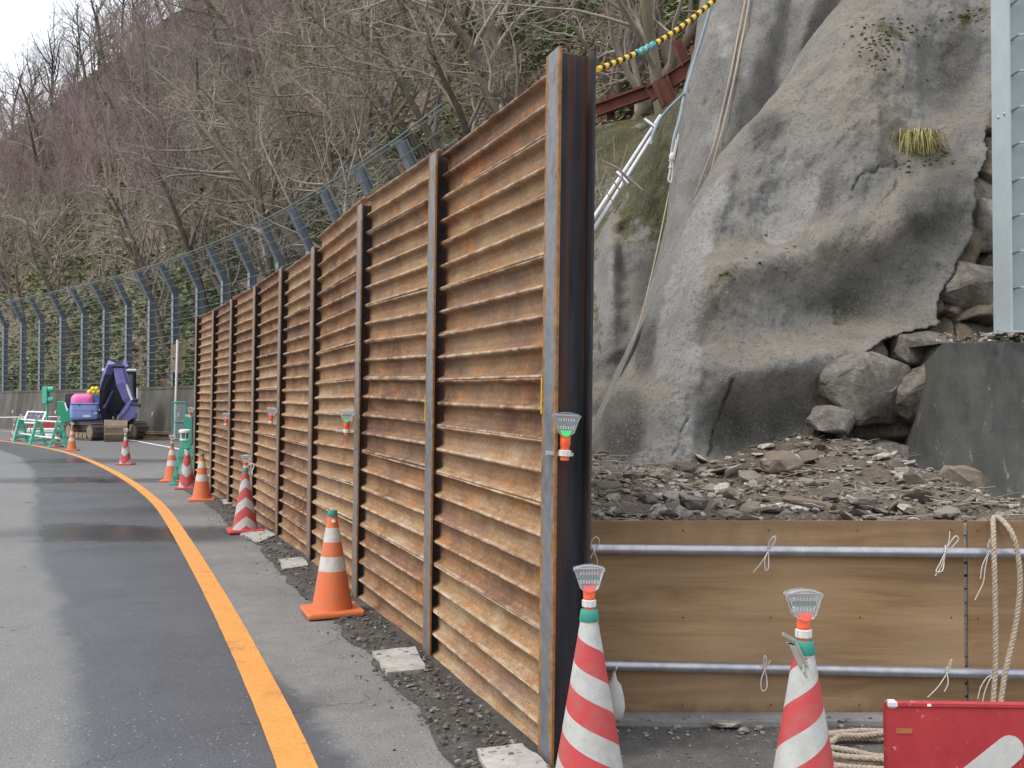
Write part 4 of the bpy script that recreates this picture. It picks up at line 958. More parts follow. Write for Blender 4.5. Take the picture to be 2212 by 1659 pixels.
rockB = rock_sheet('fluted_rock_face', 'blue-grey fluted rock face behind the bulging slope, ropes hanging on it', 10.6, .22, .3, 9.5, SIL_B, 8.5, 150, 110, .8,
                   [(1600, 200, 30, 160, 15, .18), (1690, 120, 25, 120, 10, -.15), (1740, 60, 25, 120, 20, .18), (1540, 330, 30, 130, 12, .15), (1520, 120, 30, 80, 0, .1)],
                   dict(light=[(1620, 330, 40, 160, 15, .55), (1560, 110, 30, 80, 0, .7), (1700, 30, 30, 60, 0, .5), (1540, 290, 30, 60, 0, .6), (1610, 200, 25, 70, 10, .5)], dark=[(1590, 170, 60, 90, 0, .5), (1780, 100, 50, 80, 0, .5), (1500, 420, 40, 90, 10, .55), (1650, 250, 20, 100, 20, .5), (1560, 240, 40, 40, 0, .4)], brown=[(1520, 230, 50, 120, 0, .5)], moss=[(1545, 215, 60, 30, 0, .5), (1500, 480, 20, 90, 10, .4)]), .13, 2, 'rock face', back=4)
SIL_C = [(-200, 900), (0, 900), (1100, 900)]
def mossy():
    # low mossy outcrop between the steel post and the fluted face: its top edge falls to the left
    vs = []; A = {k: [] for k in ('light', 'dark', 'brown', 'moss', 'bare')}; nz, nx = 150, 130
    top = [(760, 420), (1150, 300), (1290, 268), (1340, 262), (1400, 245), (1450, 215), (1500, 160), (1620, 60)]
    low = [(760, 640), (1150, 560), (1290, 490), (1330, 445), (1400, 340), (1440, 260), (1500, 170), (1620, 62)]   # crest of the nearer shoulder
    for i in range(nz + 1):
        for j in range(nx + 1):
            u = lerp(800, 1640, j / nx); vt = interp(top, u); vl = interp(low, u); t = i / nz
            if t < .62:
                k = t / .62; v = lerp(1090, vl + 0, k); Y = lerp(12.0, 12.9, k) + (1.2 * k ** 6)
            elif t < .95:
                k = (t - .62) / .33; v = lerp(vl, vt, k); Y = lerp(14.1, 16.0, k)
            else:
                k = (t - .95) / .05; v = vt + 60 * k; Y = 16.0 + 2.5 * k
            p = at(u, v, Y); off = Vector((31, 7, 3))
            g = .22 * fbm(p + off, .7, 4) + .05 * fbm(p + off, 4.0, 3) + gmask(u, v, [(1318, 600, 22, 110, 0, .35), (1420, 560, 40, 160, 10, -.2)])
            vs.append(p + Vector((0, -g, .2 * g)))
            A['moss'].append(.78 * min(1, max(0, (760 - v) / 260)) + gmask(u, v, [(1330, 720, 60, 60, 0, .55), (1440, 380, 50, 120, 0, .3)]) - gmask(u, v, [(1318, 600, 20, 110, 0, 1.0), (1400, 600, 50, 120, 10, .35)]))
            A['dark'].append(gmask(u, v, [(1400, 600, 40, 110, 10, .8), (1460, 560, 25, 100, 10, .6), (1330, 800, 60, 60, 0, .3)]))
            A['light'].append(gmask(u, v, [(1318, 600, 18, 110, 0, .55)])); A['brown'].append(gmask(u, v, [(1310, 860, 60, 80, 0, .9), (1330, 460, 50, 20, -40, .6)])); A['bare'].append(0)
    fs = [(i * (nx + 1) + j, i * (nx + 1) + j + 1, (i + 1) * (nx + 1) + j + 1, (i + 1) * (nx + 1) + j) for i in range(nz) for j in range(nx)]
    me = bpy.data.meshes.new('mossy_outcrop'); me.from_pydata([tuple(v) for v in vs], [], fs); me.polygons.foreach_set('use_smooth', [True] * len(fs))
    for k, vals in A.items(): me.attributes.new(k, 'FLOAT', 'POINT').data.foreach_set('value', vals)
    tag(link('mossy_outcrop', me, M['shot']), 'mossy dark outcrop between the steel post and the fluted rock face', 'rock')
mossy()

# dark concrete block with the steel column on it
BY = 6.85
mb = MB(); fr = [(2034, 742), (2022, 800), (2005, 880), (1990, 960), (1975, 1060), (1970, 1160)]
front = []
tl = at(2034, 742, BY + .25); N = 24
cols_ = 20
for i in range(N + 1):
    t = i / N; v = lerp(742, 1180, t); ul = interp([(b, a) for a, b in fr], v); Y = BY + .25 - .30 * t
    for j in range(cols_ + 1):
        s_ = j / cols_; u = lerp(ul, 2560, s_); p = at(u, v - 8 * s_ * (1 - t), Y); jt = .012 * fbm(p, 3, 4)
        if j == 0: jt += .02
        if j == 5: jt += .03
        mb.v.append(tuple(p + Vector((0, -jt, 0))))
n0 = cols_ + 1
for i in range(N):
    for j in range(cols_): mb.f.append((i * n0 + j, i * n0 + j + 1, (i + 1) * n0 + j + 1, (i + 1) * n0 + j))
o_ = len(mb.v)                                              # top and left return
for j in range(n0): p = Vector(mb.v[j]); mb.v.append(tuple(p + Vector((.05, 1.6, .02))))
for j in range(cols_): mb.f.append((j, o_ + j, o_ + j + 1, j + 1))
o2 = len(mb.v)
for i in range(N + 1): p = Vector(mb.v[i * n0]); mb.v.append(tuple(p + Vector((.35, 1.6, 0))))
for i in range(N): mb.f.append((i * n0, (i + 1) * n0, o2 + i + 1, o2 + i))
blk = mb.build('concrete_block', M['block'], None, True); tag(blk, 'dark stained concrete footing block under the pale steel column', 'concrete block')
colm = thing('steel_column', 'pale grey-green steel H column with ladder rungs at the right edge', 'column', at(2147, 724, 7.62) - Vector((0, .27, 0)))
cb = MB(); hh = 5.2; cb.box((.004, .135, hh / 2), (.012, .27, hh)); cb.build('flange', M['column'], colm)
cb = MB(); cb.box((.142, .135, hh / 2 - .002), (.264, .009, hh - .004)); cb.build('web', M['column'], colm)
cb = MB(); cb.box((.280, .135, hh / 2), (.012, .27, hh)); cb.build('flange', M['column'], colm)
cb = MB(); cb.box((.13, .135, .006), (.40, .40, .016)); cb.build('base_plate', M['column'], colm)
for k in range(19):
    z = .33 + k * .262; r = MB(); r.tube([(.085, .128, z), (.085, .02, z), (.21, .02, z), (.21, .128, z)], .008, 6); r.build('rung', M['column'], colm, True)
for dx in (.07, .16):
    r = MB(); uvsphere(r, (-.003, dx, 1.60), .012, 8, 6); r.build('bolt', M['galv'], colm, True)

# debris heap behind the plywood
def heap_z(x, y):
    t = min(max((y - 4.78) / 2.4, 0), 1.15); r = min(max((x - 2.55) / .5, 0), 1); r = r * r * (3 - 2 * r)
    z = .83 + t * (.15 + .17 * math.exp(-((x - 2.3) / .55) ** 2)) * (1 - r) - .06 * r * t
    return z + .06 * fbm((x, y, 0), 2.2, 4) + .03 * fbm((x, y, 5), 8, 3)
mb = MB(); nx, ny = 120, 90
for i in range(ny + 1):
    for j in range(nx + 1):
        x = lerp(.1, 4.4, j / nx); y = lerp(4.775, 8.2, i / ny); mb.v.append((x, y, heap_z(x, y) if i else .2))
for i in range(ny):
    for j in range(nx): a = i * (nx + 1) + j; mb.f.append((a, a + 1, a + nx + 2, a + nx + 1))
tag(mb.build('debris_soil', M['soil'], None, 'all', fix=False), 'heap of dark soil piled behind the plywood boards', 'soil', kind='stuff')
mb = MB(); mb2 = MB(); rg = random.Random(9)
for i in range(9000):
    x = rg.uniform(.2, 3.9); y = 4.80 + 3.0 * rg.random() ** 1.2; r = (.004 + .028 * rg.random() ** 3.0) if rg.random() < .965 else rg.uniform(.035, .085)
    y = max(y, 4.785 + r * 1.5); add_stone(mb if rg.random() < .66 else mb2, (x, y, heap_z(x, y) + r * .25), r, rg, .8 if r < .034 else .45, 1.0 if r < .034 else 1.5)
tag(mb.build('rubble_stones', M['rubble']), 'pale broken concrete chips and stones covering the debris heap', 'rubble', kind='stuff')
tag(mb2.build('dark_clods', M['darkrock']), 'dark clods and stones mixed through the debris heap', 'rubble', kind='stuff')
mb = MB(); mw = MB()
for i in range(620):
    x = rg.uniform(.3, 3.6); y = 4.93 + 2.4 * rg.random() ** 1.3; z = heap_z(x, y) + .02; w = rg.uniform(0, 6.28); L = rg.uniform(.06, .26)
    p = Vector((x, y, z)); pts = [p]
    for k in range(4): w += rg.uniform(-.7, .7); p = p + Vector((math.cos(w), math.sin(w) * .6, rg.uniform(-.25, .35))) * L / 4; pts.append(p)
    (mb if rg.random() < .6 else mw).tube(pts, rg.uniform(.0012, .003), 4, False)
tag(mb.build('dry_roots', M['root']), 'thin dry roots tangled through the debris heap', 'roots', kind='stuff')
tag(mw.build('wire_scraps', M['wire']), 'thin bent wire scraps sticking out of the debris heap', 'wire', kind='stuff')
for k, (u, v, Y, r, mat, fl, rz, ti, lab, sx, sy) in enumerate([
    (1692, 1002, 6.5, .13, 'brownrock', .75, .3, .35, 'big brown angular rock leaning at the back of the debris heap', 1.25, .7),
    (2075, 1035, 6.3, .14, 'brownrock', .8, .2, .1, 'brown block of rock against the dark concrete block', 1.2, .9),
    (1868, 838, 7.66, .40, 'boulder', .85, .5, .15, 'large cracked rock bulging out under the broken shotcrete edge', 1.25, .7),
    (1972, 862, 7.62, .27, 'boulder', 1.1, 1.0, .25, 'angular rock beside the top left of the concrete block', 1.0, .8),
    (1800, 912, 7.42, .17, 'boulder', .8, .2, .3, 'small angular rock at the lower left of the large cracked rock', 1.1, .9),
    (2010, 765, 7.95, .26, 'boulder', .7, .2, .1, 'flat rock under the dark fissure at the block top', 1.5, .9),
    (2100, 640, 8.35, .36, 'boulder', .9, 1.2, .5, 'pale boulder wedged in the dark hollow left of the column', 1.2, .9),
    (2120, 500, 8.6, .34, 'boulder', 1.1, .4, .2, 'cracked boulder high in the hollow left of the column', .8, .9),
    (2010, 1068, 5.8, .11, 'darkrock', .5, .5, .2, 'dark flat rock at the right end of the debris heap', 1.7, .9),
    (1740, 1085, 5.3, .05, 'brownrock', .55, -.5, .3, 'long reddish stick-like slab lying across the debris heap', 3.4, .8),
    (1500, 1085, 5.1, .07, 'darkrock', .6, .3, .2, 'dark angular clod near the front of the heap', 1.3, .9),
    (1585, 1068, 5.2, .065, 'rubble', .6, 1.2, .2, 'grey chunk near the middle front of the heap', 1.3, .9),
    (1400, 1075, 5.1, .055, 'darkrock', .6, .7, .2, 'dark chunk at the left front of the heap', 1.3, .9),
    (1575, 1110, 4.95, .045, 'rubble', .6, .2, .1, 'whitish stone just above the plywood edge', 1.4, .9),
    (1860, 1080, 5.4, .06, 'rubble', .55, .2, .2, 'grey slab stone right of the middle of the heap', 1.6, .9),
    (1480, 1010, 6.6, .06, 'darkrock', .7, .2, .2, 'dark clod at the foot of the pale concrete streak', 1.6, .9)]):
    stone_thing('debris_rock', lab, at(u, v, Y), r, M[mat], fl, rz, ti, 20 + k, sx, sy, 'rocks of the debris heap', 2, .07)
# rubble ledge on the block's top
mb = MB(); rg = random.Random(14)
for i in range(170):
    u = rg.uniform(2020, 2400); Y = rg.uniform(7.0, 8.2); p = at(u, 735, BY + .3); r = .008 + .03 * rg.random() ** 2
    add_stone(mb, (p.x * Y / 7.1, Y, p.z + .02 + rg.uniform(0, .04)), r, rg)
tag(mb.build('ledge_rubble', M['rubble']), 'stones lying on top of the dark concrete block around the column foot', 'rubble', kind='stuff')
# bent wire mesh scrap left of the heap
mb = MB(); c0 = at(1300, 990, 6.2)
for k in range(7): mb.tube([c0 + Vector((-.10 + k * .04, 0, -.10)), c0 + Vector((-.09 + k * .04 + R.uniform(-.01, .01), R.uniform(-.03, .03), .03 + R.uniform(-.05, .05)))], .002, 4)
for k in range(4): mb.tube([c0 + Vector((-.12, 0, -.08 + k * .035)), c0 + Vector((.16, R.uniform(-.03, .03), -.09 + k * .035))], .002, 4)
tag(mb.build('wire_mesh', M['wire']), 'torn scrap of pale wire mesh at the left end of the debris', 'wire mesh')
# grass tuft
def tuft(name, label, c, n, L, mat, seed, spread=.05, droop=1.0):
    mb = MB(); rg = random.Random(seed)
    for i in range(n):
        a = rg.uniform(0, 6.28); l = L * rg.uniform(.5, 1.1); b = Vector((rg.gauss(0, spread), rg.gauss(0, spread * .5), -.05 * rg.random())); dr = Vector((math.cos(a), math.sin(a) * .7 - .25, 0)); w = .0035
        p0 = b; p1 = b + dr * l * .25 + Vector((0, 0, l * .55)); p2 = b + dr * l * .6 + Vector((0, 0, l * .62)); p3 = b + dr * l * .9 + Vector((0, 0, l * (.60 - 1.15 * droop * rg.random())))
        sd = dr.cross(Vector((0, 0, 1))) * w
        mb.add([p0 - sd, p0 + sd, p1 + sd, p1 - sd, p2 + sd * .7, p2 - sd * .7, p3], [(0, 1, 2, 3), (3, 2, 4, 5), (5, 4, 6)])
    o = mb.build(name, mat, None, fix=False); o.location = c; return tag(o, label, 'grass')
rockA_bvh = BVHTree.FromPolygons([tuple(v.co) for v in rockA.data.vertices], [tuple(p.vertices) for p in rockA.data.polygons])
rockB_bvh = BVHTree.FromPolygons([tuple(v.co) for v in rockB.data.vertices], [tuple(p.vertices) for p in rockB.data.polygons])
def on_rock(bvh, u, v, lift=.02, dY=9.0):
    d = ray(u, v).normalized(); h = bvh.ray_cast(Vector((0, 0, EYE)), d)
    return (h[0] - d * lift) if h[0] is not None else at(u, v, dY)
tuft('grass_tuft', 'yellow-green grass tuft growing from a crack high on the rock face', on_rock(rockA_bvh, 1985, 325, .0), 460, .27, M['grass'], 4, .065)
rg = random.Random(77); mb = MB()
for (cu, cv, su, sv, n) in ((1910, 75, 45, 20, 60), (1890, 110, 30, 30, 40), (2090, 35, 40, 12, 30), (1985, 345, 50, 12, 25), (1560, 600, 20, 10, 6), (1700, 560, 50, 20, 8)):
    for i in range(n):
        p = on_rock(rockA_bvh, rg.gauss(cu, su), rg.gauss(cv, sv), 0); r = rg.uniform(.008, .022); 
        add_stone(mb, p, r, rg)
q = NT('moss_tuft', .95, 0, .1); q.color(q.ramp(q.n('ShaderNodeNewGeometry').outputs['Random Per Island'], [(0, (.06, .05, .02)), (1, (.14, .13, .05))])); M['mosst'] = q.m
tag(mb.build('moss_clumps', M['mosst']), 'small moss clumps dotted over the rock face', 'moss', kind='stuff')

# ------------------------------------------------------------------ ropes and pipes on the rock
def rope_on(name, pts, r, mat, label, cat='rope', n=6):
    mb = MB(); mb.tube(catmull(pts, 8), r, n); return tag(mb.build(name, mat, None, True), label, cat)
def rr2(bvh, uv, lift=.04): return [on_rock(bvh, u, v, lift, 10.8) for u, v in uv]
rope_on('slope_rope', rr2(rockB_bvh, [(1612, -10), (1598, 60), (1580, 150), (1560, 240), (1540, 320), (1520, 375), (1500, 425)], .07), .011, M['rope'], 'left one of two beige ropes hanging down the fluted rock face')
rope_on('slope_rope', rr2(rockB_bvh, [(1620, -10), (1606, 70), (1588, 160), (1568, 250), (1552, 310), (1532, 385)], .07), .011, M['rope'], 'right one of two beige ropes hanging down the fluted rock face')
rope_on('thin_line', [at(1449, 395, 11.2), at(1440, 440, 11.2), at(1415, 560, 10.9), at(1380, 700, 10.6), at(1330, 830, 10.4), at(1290, 900, 10.2)], .007, M['rope'], 'thin line running down from the rope loop to the debris')
rope_on('blue_rope', [at(1540, 0, 11.0), at(1523, 60, 11.1), at(1498, 140, 11.2), at(1480, 200, 11.2), at(1470, 250, 11.2), at(1456, 300, 11.2), at(1448, 350, 11.2)], .018, M['blue_rope'], 'pale blue rope bundle hanging along the edge of the fluted face')
rope_on('blue_rope', [at(1480, 200, 11.15), at(1445, 235, 11.6), at(1425, 260, 11.8), at(1410, 290, 11.8), at(1406, 312, 11.8)], .018, M['blue_rope'], 'slack pale blue rope drooping left from the rope bundle')
mb = MB(); mb.tube(catmull([at(1462, 300, 11.15), at(1456, 330, 11.15), at(1449, 352, 11.15), at(1447, 372, 11.15), at(1444, 388, 11.15), at(1449, 394, 11.15), at(1452, 378, 11.15), at(1454, 350, 11.15), at(1466, 290, 11.15)], 6), .011, 6)
uvsphere(mb, at(1452, 340, 11.15), .035, 8, 6, (1, 1, 1.6)); uvsphere(mb, at(1448, 362, 11.15), .02, 8, 6)
tag(mb.build('rope_loop', M['string'], None, True), 'knotted pale rope loop at the end of the blue rope', 'rope')
def bar(name, a, b, r, mat, label, cat='pipe', n=10, group=None):
    mb = MB(); mb.tube([a, b], r, n); return tag(mb.build(name, mat, None, True), label, cat, group)
M['pale_pipe'] = simple('pale_galvanised_pipe', (.62, .63, .64), .45, .3, .12, 9, .1)
bar('slope_pipe', at(1270, 490, 12.0), at(1427, 250, 14.2), .026, M['pale_pipe'], 'upper one of two pale pipes leaning on the mossy outcrop', group='pale pipes on the outcrop')
bar('slope_pipe', at(1270, 516, 12.0), at(1412, 290, 13.6), .026, M['pale_pipe'], 'lower one of two pale pipes leaning on the mossy outcrop', group='pale pipes on the outcrop')
bar('cross_pipe', at(1333, 372, 12.5), at(1360, 397, 12.4), .028, M['galv'], 'short grey pipe clamped across the two pale pipes, lower one', group='cross pipes')
bar('cross_pipe', at(1393, 258, 13.6), at(1420, 278, 13.5), .028, M['galv'], 'short grey pipe clamped across the two pale pipes, upper one', group='cross pipes')
# yellow and black tiger rope
q = NT('yellow_black_rope', .7, 0, .3); uvn = q.attr('run'); fr_ = q.math('FRACT', uvn); q.color(q.mix(q.math('GREATER_THAN', fr_, .52), (.70, .45, .04), (.03, .03, .025))); M['tiger'] = q.m
A0, A1 = at(1291, 150, 9.0), at(1560, -14, 10.2); mb = MB(); run = []; L = (A1 - A0).length; n = 150
pts = [A0.lerp(A1, k / n) + Vector((0, 0, -.09 * math.sin(math.pi * k / n))) for k in range(n + 1)]
mb.tube(pts, .026, 8)
for k in range(n + 1):
    for s_ in range(8): run.append(k / n * L / .105 + s_ / 8 * .35)
tr = mb.build('tiger_rope', M['tiger'], None, True, fix=False); tr.data.attributes.new('run', 'FLOAT', 'POINT').data.foreach_set('value', run)
tag(tr, 'yellow and black striped rope running from the steel post up to the rock', 'rope')
mb = MB(); mb.tube([pts[k] for k in range(42, 66, 2)], [.030 + .008 * math.sin(k * 2.1) for k in range(12)], 8); tg = mb.build('tape_wrap', M['tape'], tr, True)
# rusty rockfall barrier
rb = thing('rusty_barrier', 'rust-brown steel rockfall barrier on the slope behind the pipes', 'barrier', at(1400, 240, 16.6))
def beam(name, a, b, w, h, parent):
    a, b = Vector(a), Vector(b); d = (b - a).normalized(); s_ = d.cross(Vector((0, 1, 0))).normalized(); f = Vector((0, 1, 0))
    mb = MB()
    for (o0, o1, hw) in ((-h / 2, -h / 2 + .02, w), (h / 2 - .02, h / 2, w), (-h / 2 + .02, h / 2 - .02, .02)):
        vs = []
        for p in (a, b):
            for so, fo in ((o0, -hw / 2), (o1, -hw / 2), (o1, hw / 2), (o0, hw / 2)): vs.append(p + s_ * so + f * fo)
        mb.add(vs, [(0, 1, 2, 3), (7, 6, 5, 4), (0, 4, 5, 1), (1, 5, 6, 2), (2, 6, 7, 3), (3, 7, 4, 0)])
    o = mb.build(name, M['rusty_beam'], parent); o.matrix_parent_inverse = Matrix.Translation(-parent.location); return o
beam('rail', at(1285, 240, 16.9), at(1402, 198, 16.9), .16, .20, rb); beam('rail', at(1402, 205, 16.7), at(1530, 120, 15.9), .16, .24, rb); beam('rail', at(1285, 228, 17.1), at(1390, 188, 17.1), .1, .06, rb)
beam('post', at(1425, 172, 16.4), at(1447, 226, 16.4), .22, .24, rb); beam('post', at(1460, 88, 16.2), at(1482, 142, 16.2), .16, .15, rb); beam('post', at(1315, 205, 17.0), at(1320, 258, 17.0), .14, .14, rb); beam('post', at(1506, 100, 15.8), at(1512, 150, 15.8), .16, .2, rb)

# ------------------------------------------------------------------ hillside
BOT = [(-75, 86, 2.0), (-48, 72.5, 2.0), (-33, 64, 2.0), (-25, 56.5, 2.0), (-19.3, 50.6, 2.0), (-14.2, 44.8, 2.0), (-10, 39.2, 2.0), (-6.6, 34, 2.0), (-3.6, 28.8, 2.0), (-.9, 24.2, 2.2), (1.8, 19.3, 4.2), (5.4, 16.8, 5.6), (11, 15, 8)]
CRE = [at(-420, 420, 120), at(-150, 370, 112), at(0, 305, 104), at(60, 262, 101), at(130, 212, 98), at(190, 168, 96), at(265, 108, 94), at(420, -5, 92), at(560, -140, 86), at(760, -260, 78), at(1100, -400, 66), at(1500, -500, 52), at(2100, -600, 42)]
Bc = catmull(BOT, 12); Cc = catmull(CRE, 12); nh = len(Bc); nv_ = 64
mb = MB()
for i in range(nh):
    for j in range(nv_ + 1):
        t = j / nv_; p = Bc[i].lerp(Cc[i], t); bow_ = math.sin(math.pi * t)
        p = p + Vector((0, 0, -1.0 * bow_ + 1.5 * bow_ * fbm(p, .07, 3) + .35 * min(1, t * 8) * fbm(p, .45, 3))); mb.v.append(tuple(p))
    e_ = Cc[i] + (Cc[i] - Bc[i]).normalized() * 1.0; back = Vector((Cc[i].x, Cc[i].y, 0)).normalized() * 30
    mb.v.append(tuple(Cc[i] + back + Vector((0, 0, -9))))
m_ = nv_ + 2
for i in range(nh - 1):
    for j in range(m_ - 1): mb.f.append((i * m_ + j, (i + 1) * m_ + j, (i + 1) * m_ + j + 1, i * m_ + j + 1))
hill = mb.build('hillside', M['hill'], None, 'all', fix=False); tag(hill, kind='structure')
hill_bvh = BVHTree.FromPolygons(mb.v, mb.f)
def hit(u, v):
    h = hill_bvh.ray_cast(Vector((0, 0, EYE)), ray(u, v).normalized()); return h[0]
# undergrowth
rg = random.Random(33)
def undergrowth(name, label, n, mat, size, want, seed):
    rg = random.Random(seed); mb = MB(); k = 0; tries = 0
    while k < n and tries < n * 6:
        tries += 1; u = rg.uniform(-40, 1560); v = rg.uniform(-10, 900); p = hit(u, v)
        if p is None: continue
        g = fbm(p, .16, 3) + .5 * fbm(p, .7, 2)
        if not want(g, p, u, v, rg): continue
        k += 1; dist = p.y; cl = rg.randint(4, 9); s0 = size * (.6 + dist / 60)
        for c in range(cl):
            q_ = p + Vector((rg.gauss(0, .28), rg.gauss(0, .28), rg.uniform(-.02, .42))) * s0 * 5; a = rg.uniform(0, 6.28); ti = rg.uniform(-.9, .9); s_ = s0 * rg.uniform(.6, 1.5)
            X = Vector((math.cos(a), math.sin(a), ti * .5)) * s_; Yv = Vector((-math.sin(a) * .6, math.cos(a) * .6, .55 + ti * .3)) * s_ * .7
            mb.add([q_ - X, q_ - Yv * .6, q_ + X, q_ + Yv], [(0, 1, 2, 3)])
    return tag(mb.build(name, mat, None, fix=False), label, 'undergrowth', kind='stuff')
undergrowth('green_undergrowth', 'low green leafy undergrowth covering the wooded hillside', 15000, M['leaf'], .085, lambda g, p, u, v, r: g > -.12 + .35 * max(0, (400 - v) / 400) * (0 if u > 900 else 1) and r.random() < (1.0 if u > 400 else .75), 1)
undergrowth('dead_brush', 'brown dead leaves and brush covering the wooded hillside', 8000, M['deadleaf'], .075, lambda g, p, u, v, r: g < .2, 2)

# ------------------------------------------------------------------ bare trees
def gen_tree(seed, H=8.5, lean=.25, levels=4, kids=(9, 6, 5, 2), spread=.95, r0=.20, twist=.33, upb=.12, first=.25, ratio=.55, droop=0.0):
    rg = random.Random(seed); trunk = MB(); crown = MB()
    def rnd(): return Vector((rg.gauss(0, 1), rg.gauss(0, 1), rg.gauss(0, 1)))
    def grow(p, d, L, r, lev):
        nseg = (9, 7, 5, 4, 3)[lev]; pts = [p]; rs = [r]; dirs = [d]; c = d.copy()
        for k in range(nseg):
            c = (c + rnd() * twist * (.6 if lev == 0 else 1.0) / math.sqrt(nseg) * 1.1 + Vector((0, 0, upb - droop * lev * .05)) * (.5 if lev else .2)).normalized()
            p = p + c * (L / nseg); pts.append(p); rs.append(r * (1 - .78 * (k + 1) / nseg) if lev < 4 else r * .7); dirs.append(c)
        (trunk if lev == 0 else crown).tube(pts, rs, (8, 5, 4, 3, 3)[lev], False)
        if lev >= levels: return
        n = kids[lev]
        for k in range(n):
            t = lerp(first if lev == 0 else .18, 1.0, (k + rg.random() * .8) / n); t = min(t, 1.0); x = t * nseg; i = min(int(x), nseg - 1); f = x - i
            q_ = pts[i].lerp(pts[i + 1], f); dd = dirs[i + 1]; side = rnd(); side = (side - dd * side.dot(dd)).normalized()
            nd = (dd * (1 - spread * .5) + side * spread * rg.uniform(.6, 1.1)).normalized()
            grow(q_, nd, L * ratio * rg.uniform(.7, 1.15) * (1.15 - .45 * t), max(lerp(rs[i], rs[i + 1], f) * rg.uniform(.52, .70), .006), lev + 1)
    grow(Vector((0, 0, -.4)), Vector((math.sin(lean), 0, math.cos(lean))).normalized(), H * .8, r0, 0)
    return trunk.mesh('trunk', 'all'), crown.mesh('crown', 'all')
PROTO = []
for s_, kw in enumerate([dict(lean=.45, spread=1.0), dict(lean=.15, spread=.8, twist=.28), dict(lean=.65, spread=1.05, H=8), dict(lean=.3, spread=.9, twist=.42), dict(lean=.1, spread=.75, H=10, r0=.15, twist=.25), dict(lean=.8, spread=.95, H=7.5, twist=.4)]):
    a, b = gen_tree(100 + s_, **kw); a.materials.append(M['bark']); b.materials.append(M['twig']); PROTO.append((a, b))
THICK = []
for s_ in range(3):
    a, b = gen_tree(200 + s_, H=6.5, lean=.12, kids=(12, 7, 5, 2), spread=.62, r0=.08, twist=.22, upb=.25, first=.08, ratio=.5); a.materials.append(M['twig_red']); b.materials.append(M['twig_red']); THICK.append((a, b))
SKYT = []
for s_ in range(2):
    a, b = gen_tree(300 + s_, H=11, lean=.1, kids=(11, 7, 5, 2), spread=.75, r0=.18, twist=.27, upb=.2, first=.22, ratio=.52); a.materials.append(M['twig_dark']); b.materials.append(M['twig_dark']); SKYT.append((a, b))
def plant(name, proto, p, rz, s_, label, group, tilt=(0, 0)):
    t = thing(name, label, 'tree', p, rz, group); t.scale = (s_, s_, s_); t.rotation_euler = (tilt[0], tilt[1], rz)
    link('trunk', proto[0], None, t); link('crown', proto[1], None, t); return t
rg = random.Random(55)
LT = 'leafless grey-brown tree among the many on the hillside behind the fence'
n = 0; used = []; tries = 0
while n < 104 and tries < 6000:
    tries += 1; u = rg.uniform(-320, 1500); v = rg.uniform(60, 760) if u < 900 else rg.uniform(40, 420); p = hit(u, v)
    if p is None or p.y > 92: continue
    if any((p - w_).length < 2.6 for w_ in used): continue
    used.append(p); n += 1
    toward = math.pi + rg.gauss(0, .6) if rg.random() < .75 else rg.uniform(0, 6.28)
    zn = ('in the wood behind the left end of the fence', 'left end') if (u < 420 and v > 400) else ('high on the slope under the skyline', 'high slope') if u < 420 else ('on the slope above the middle of the fence', 'middle slope') if u < 820 else ('on the slope above the rusty wall', 'slope above the wall')
    plant('bare_tree', rg.choice(PROTO), p, toward, rg.uniform(.75, 1.2), 'leafless grey-brown tree, one of many ' + zn[0], 'leafless trees, ' + zn[1])
n = 0; tries = 0
while n < 165 and tries < 9000:
    tries += 1; u = rg.uniform(-320, 700); p = None
    v = rg.uniform(-5, 520); p = hit(u, v)
    if p is None or p.y < 58: continue
    if any((p - w_).length < 1.6 for w_ in used): continue
    used.append(p); n += 1
    plant('twiggy_tree', rg.choice(THICK), p, rg.uniform(0, 6.28), rg.uniform(.8, 1.25), 'reddish twiggy tree in the thicket below the skyline', 'reddish thicket below the skyline')
for k, (u, v, s_, lab) in enumerate([(25, 312, .95, 'dark bare tree standing against the sky at the far left'), (78, 272, .8, 'dark bare tree against the sky, second from the left edge'), (215, 168, 1.05, 'tall dark bare tree against the sky above the reddish thicket'), (262, 130, 1.0, 'dark bare tree at the upper end of the skyline'), (-40, 340, 1.0, 'dark bare tree at the left border of the skyline'), (160, 205, .75, 'small dark bare tree on the skyline between the taller ones'), (110, 245, 1.0, 'dark bare tree on the skyline left of the tallest ones'), (185, 192, .9, 'dark bare tree on the skyline just left of the tallest one'), (300, 105, 1.0, 'dark bare tree where the skyline leaves the top of the picture'), (52, 292, .85, 'dark bare tree on the skyline right of the leftmost one')]):
    p = hit(u, v) or at(u, v, 96); plant('skyline_tree', SKYT[k % 2], p, k * 1.3, s_, lab, None)
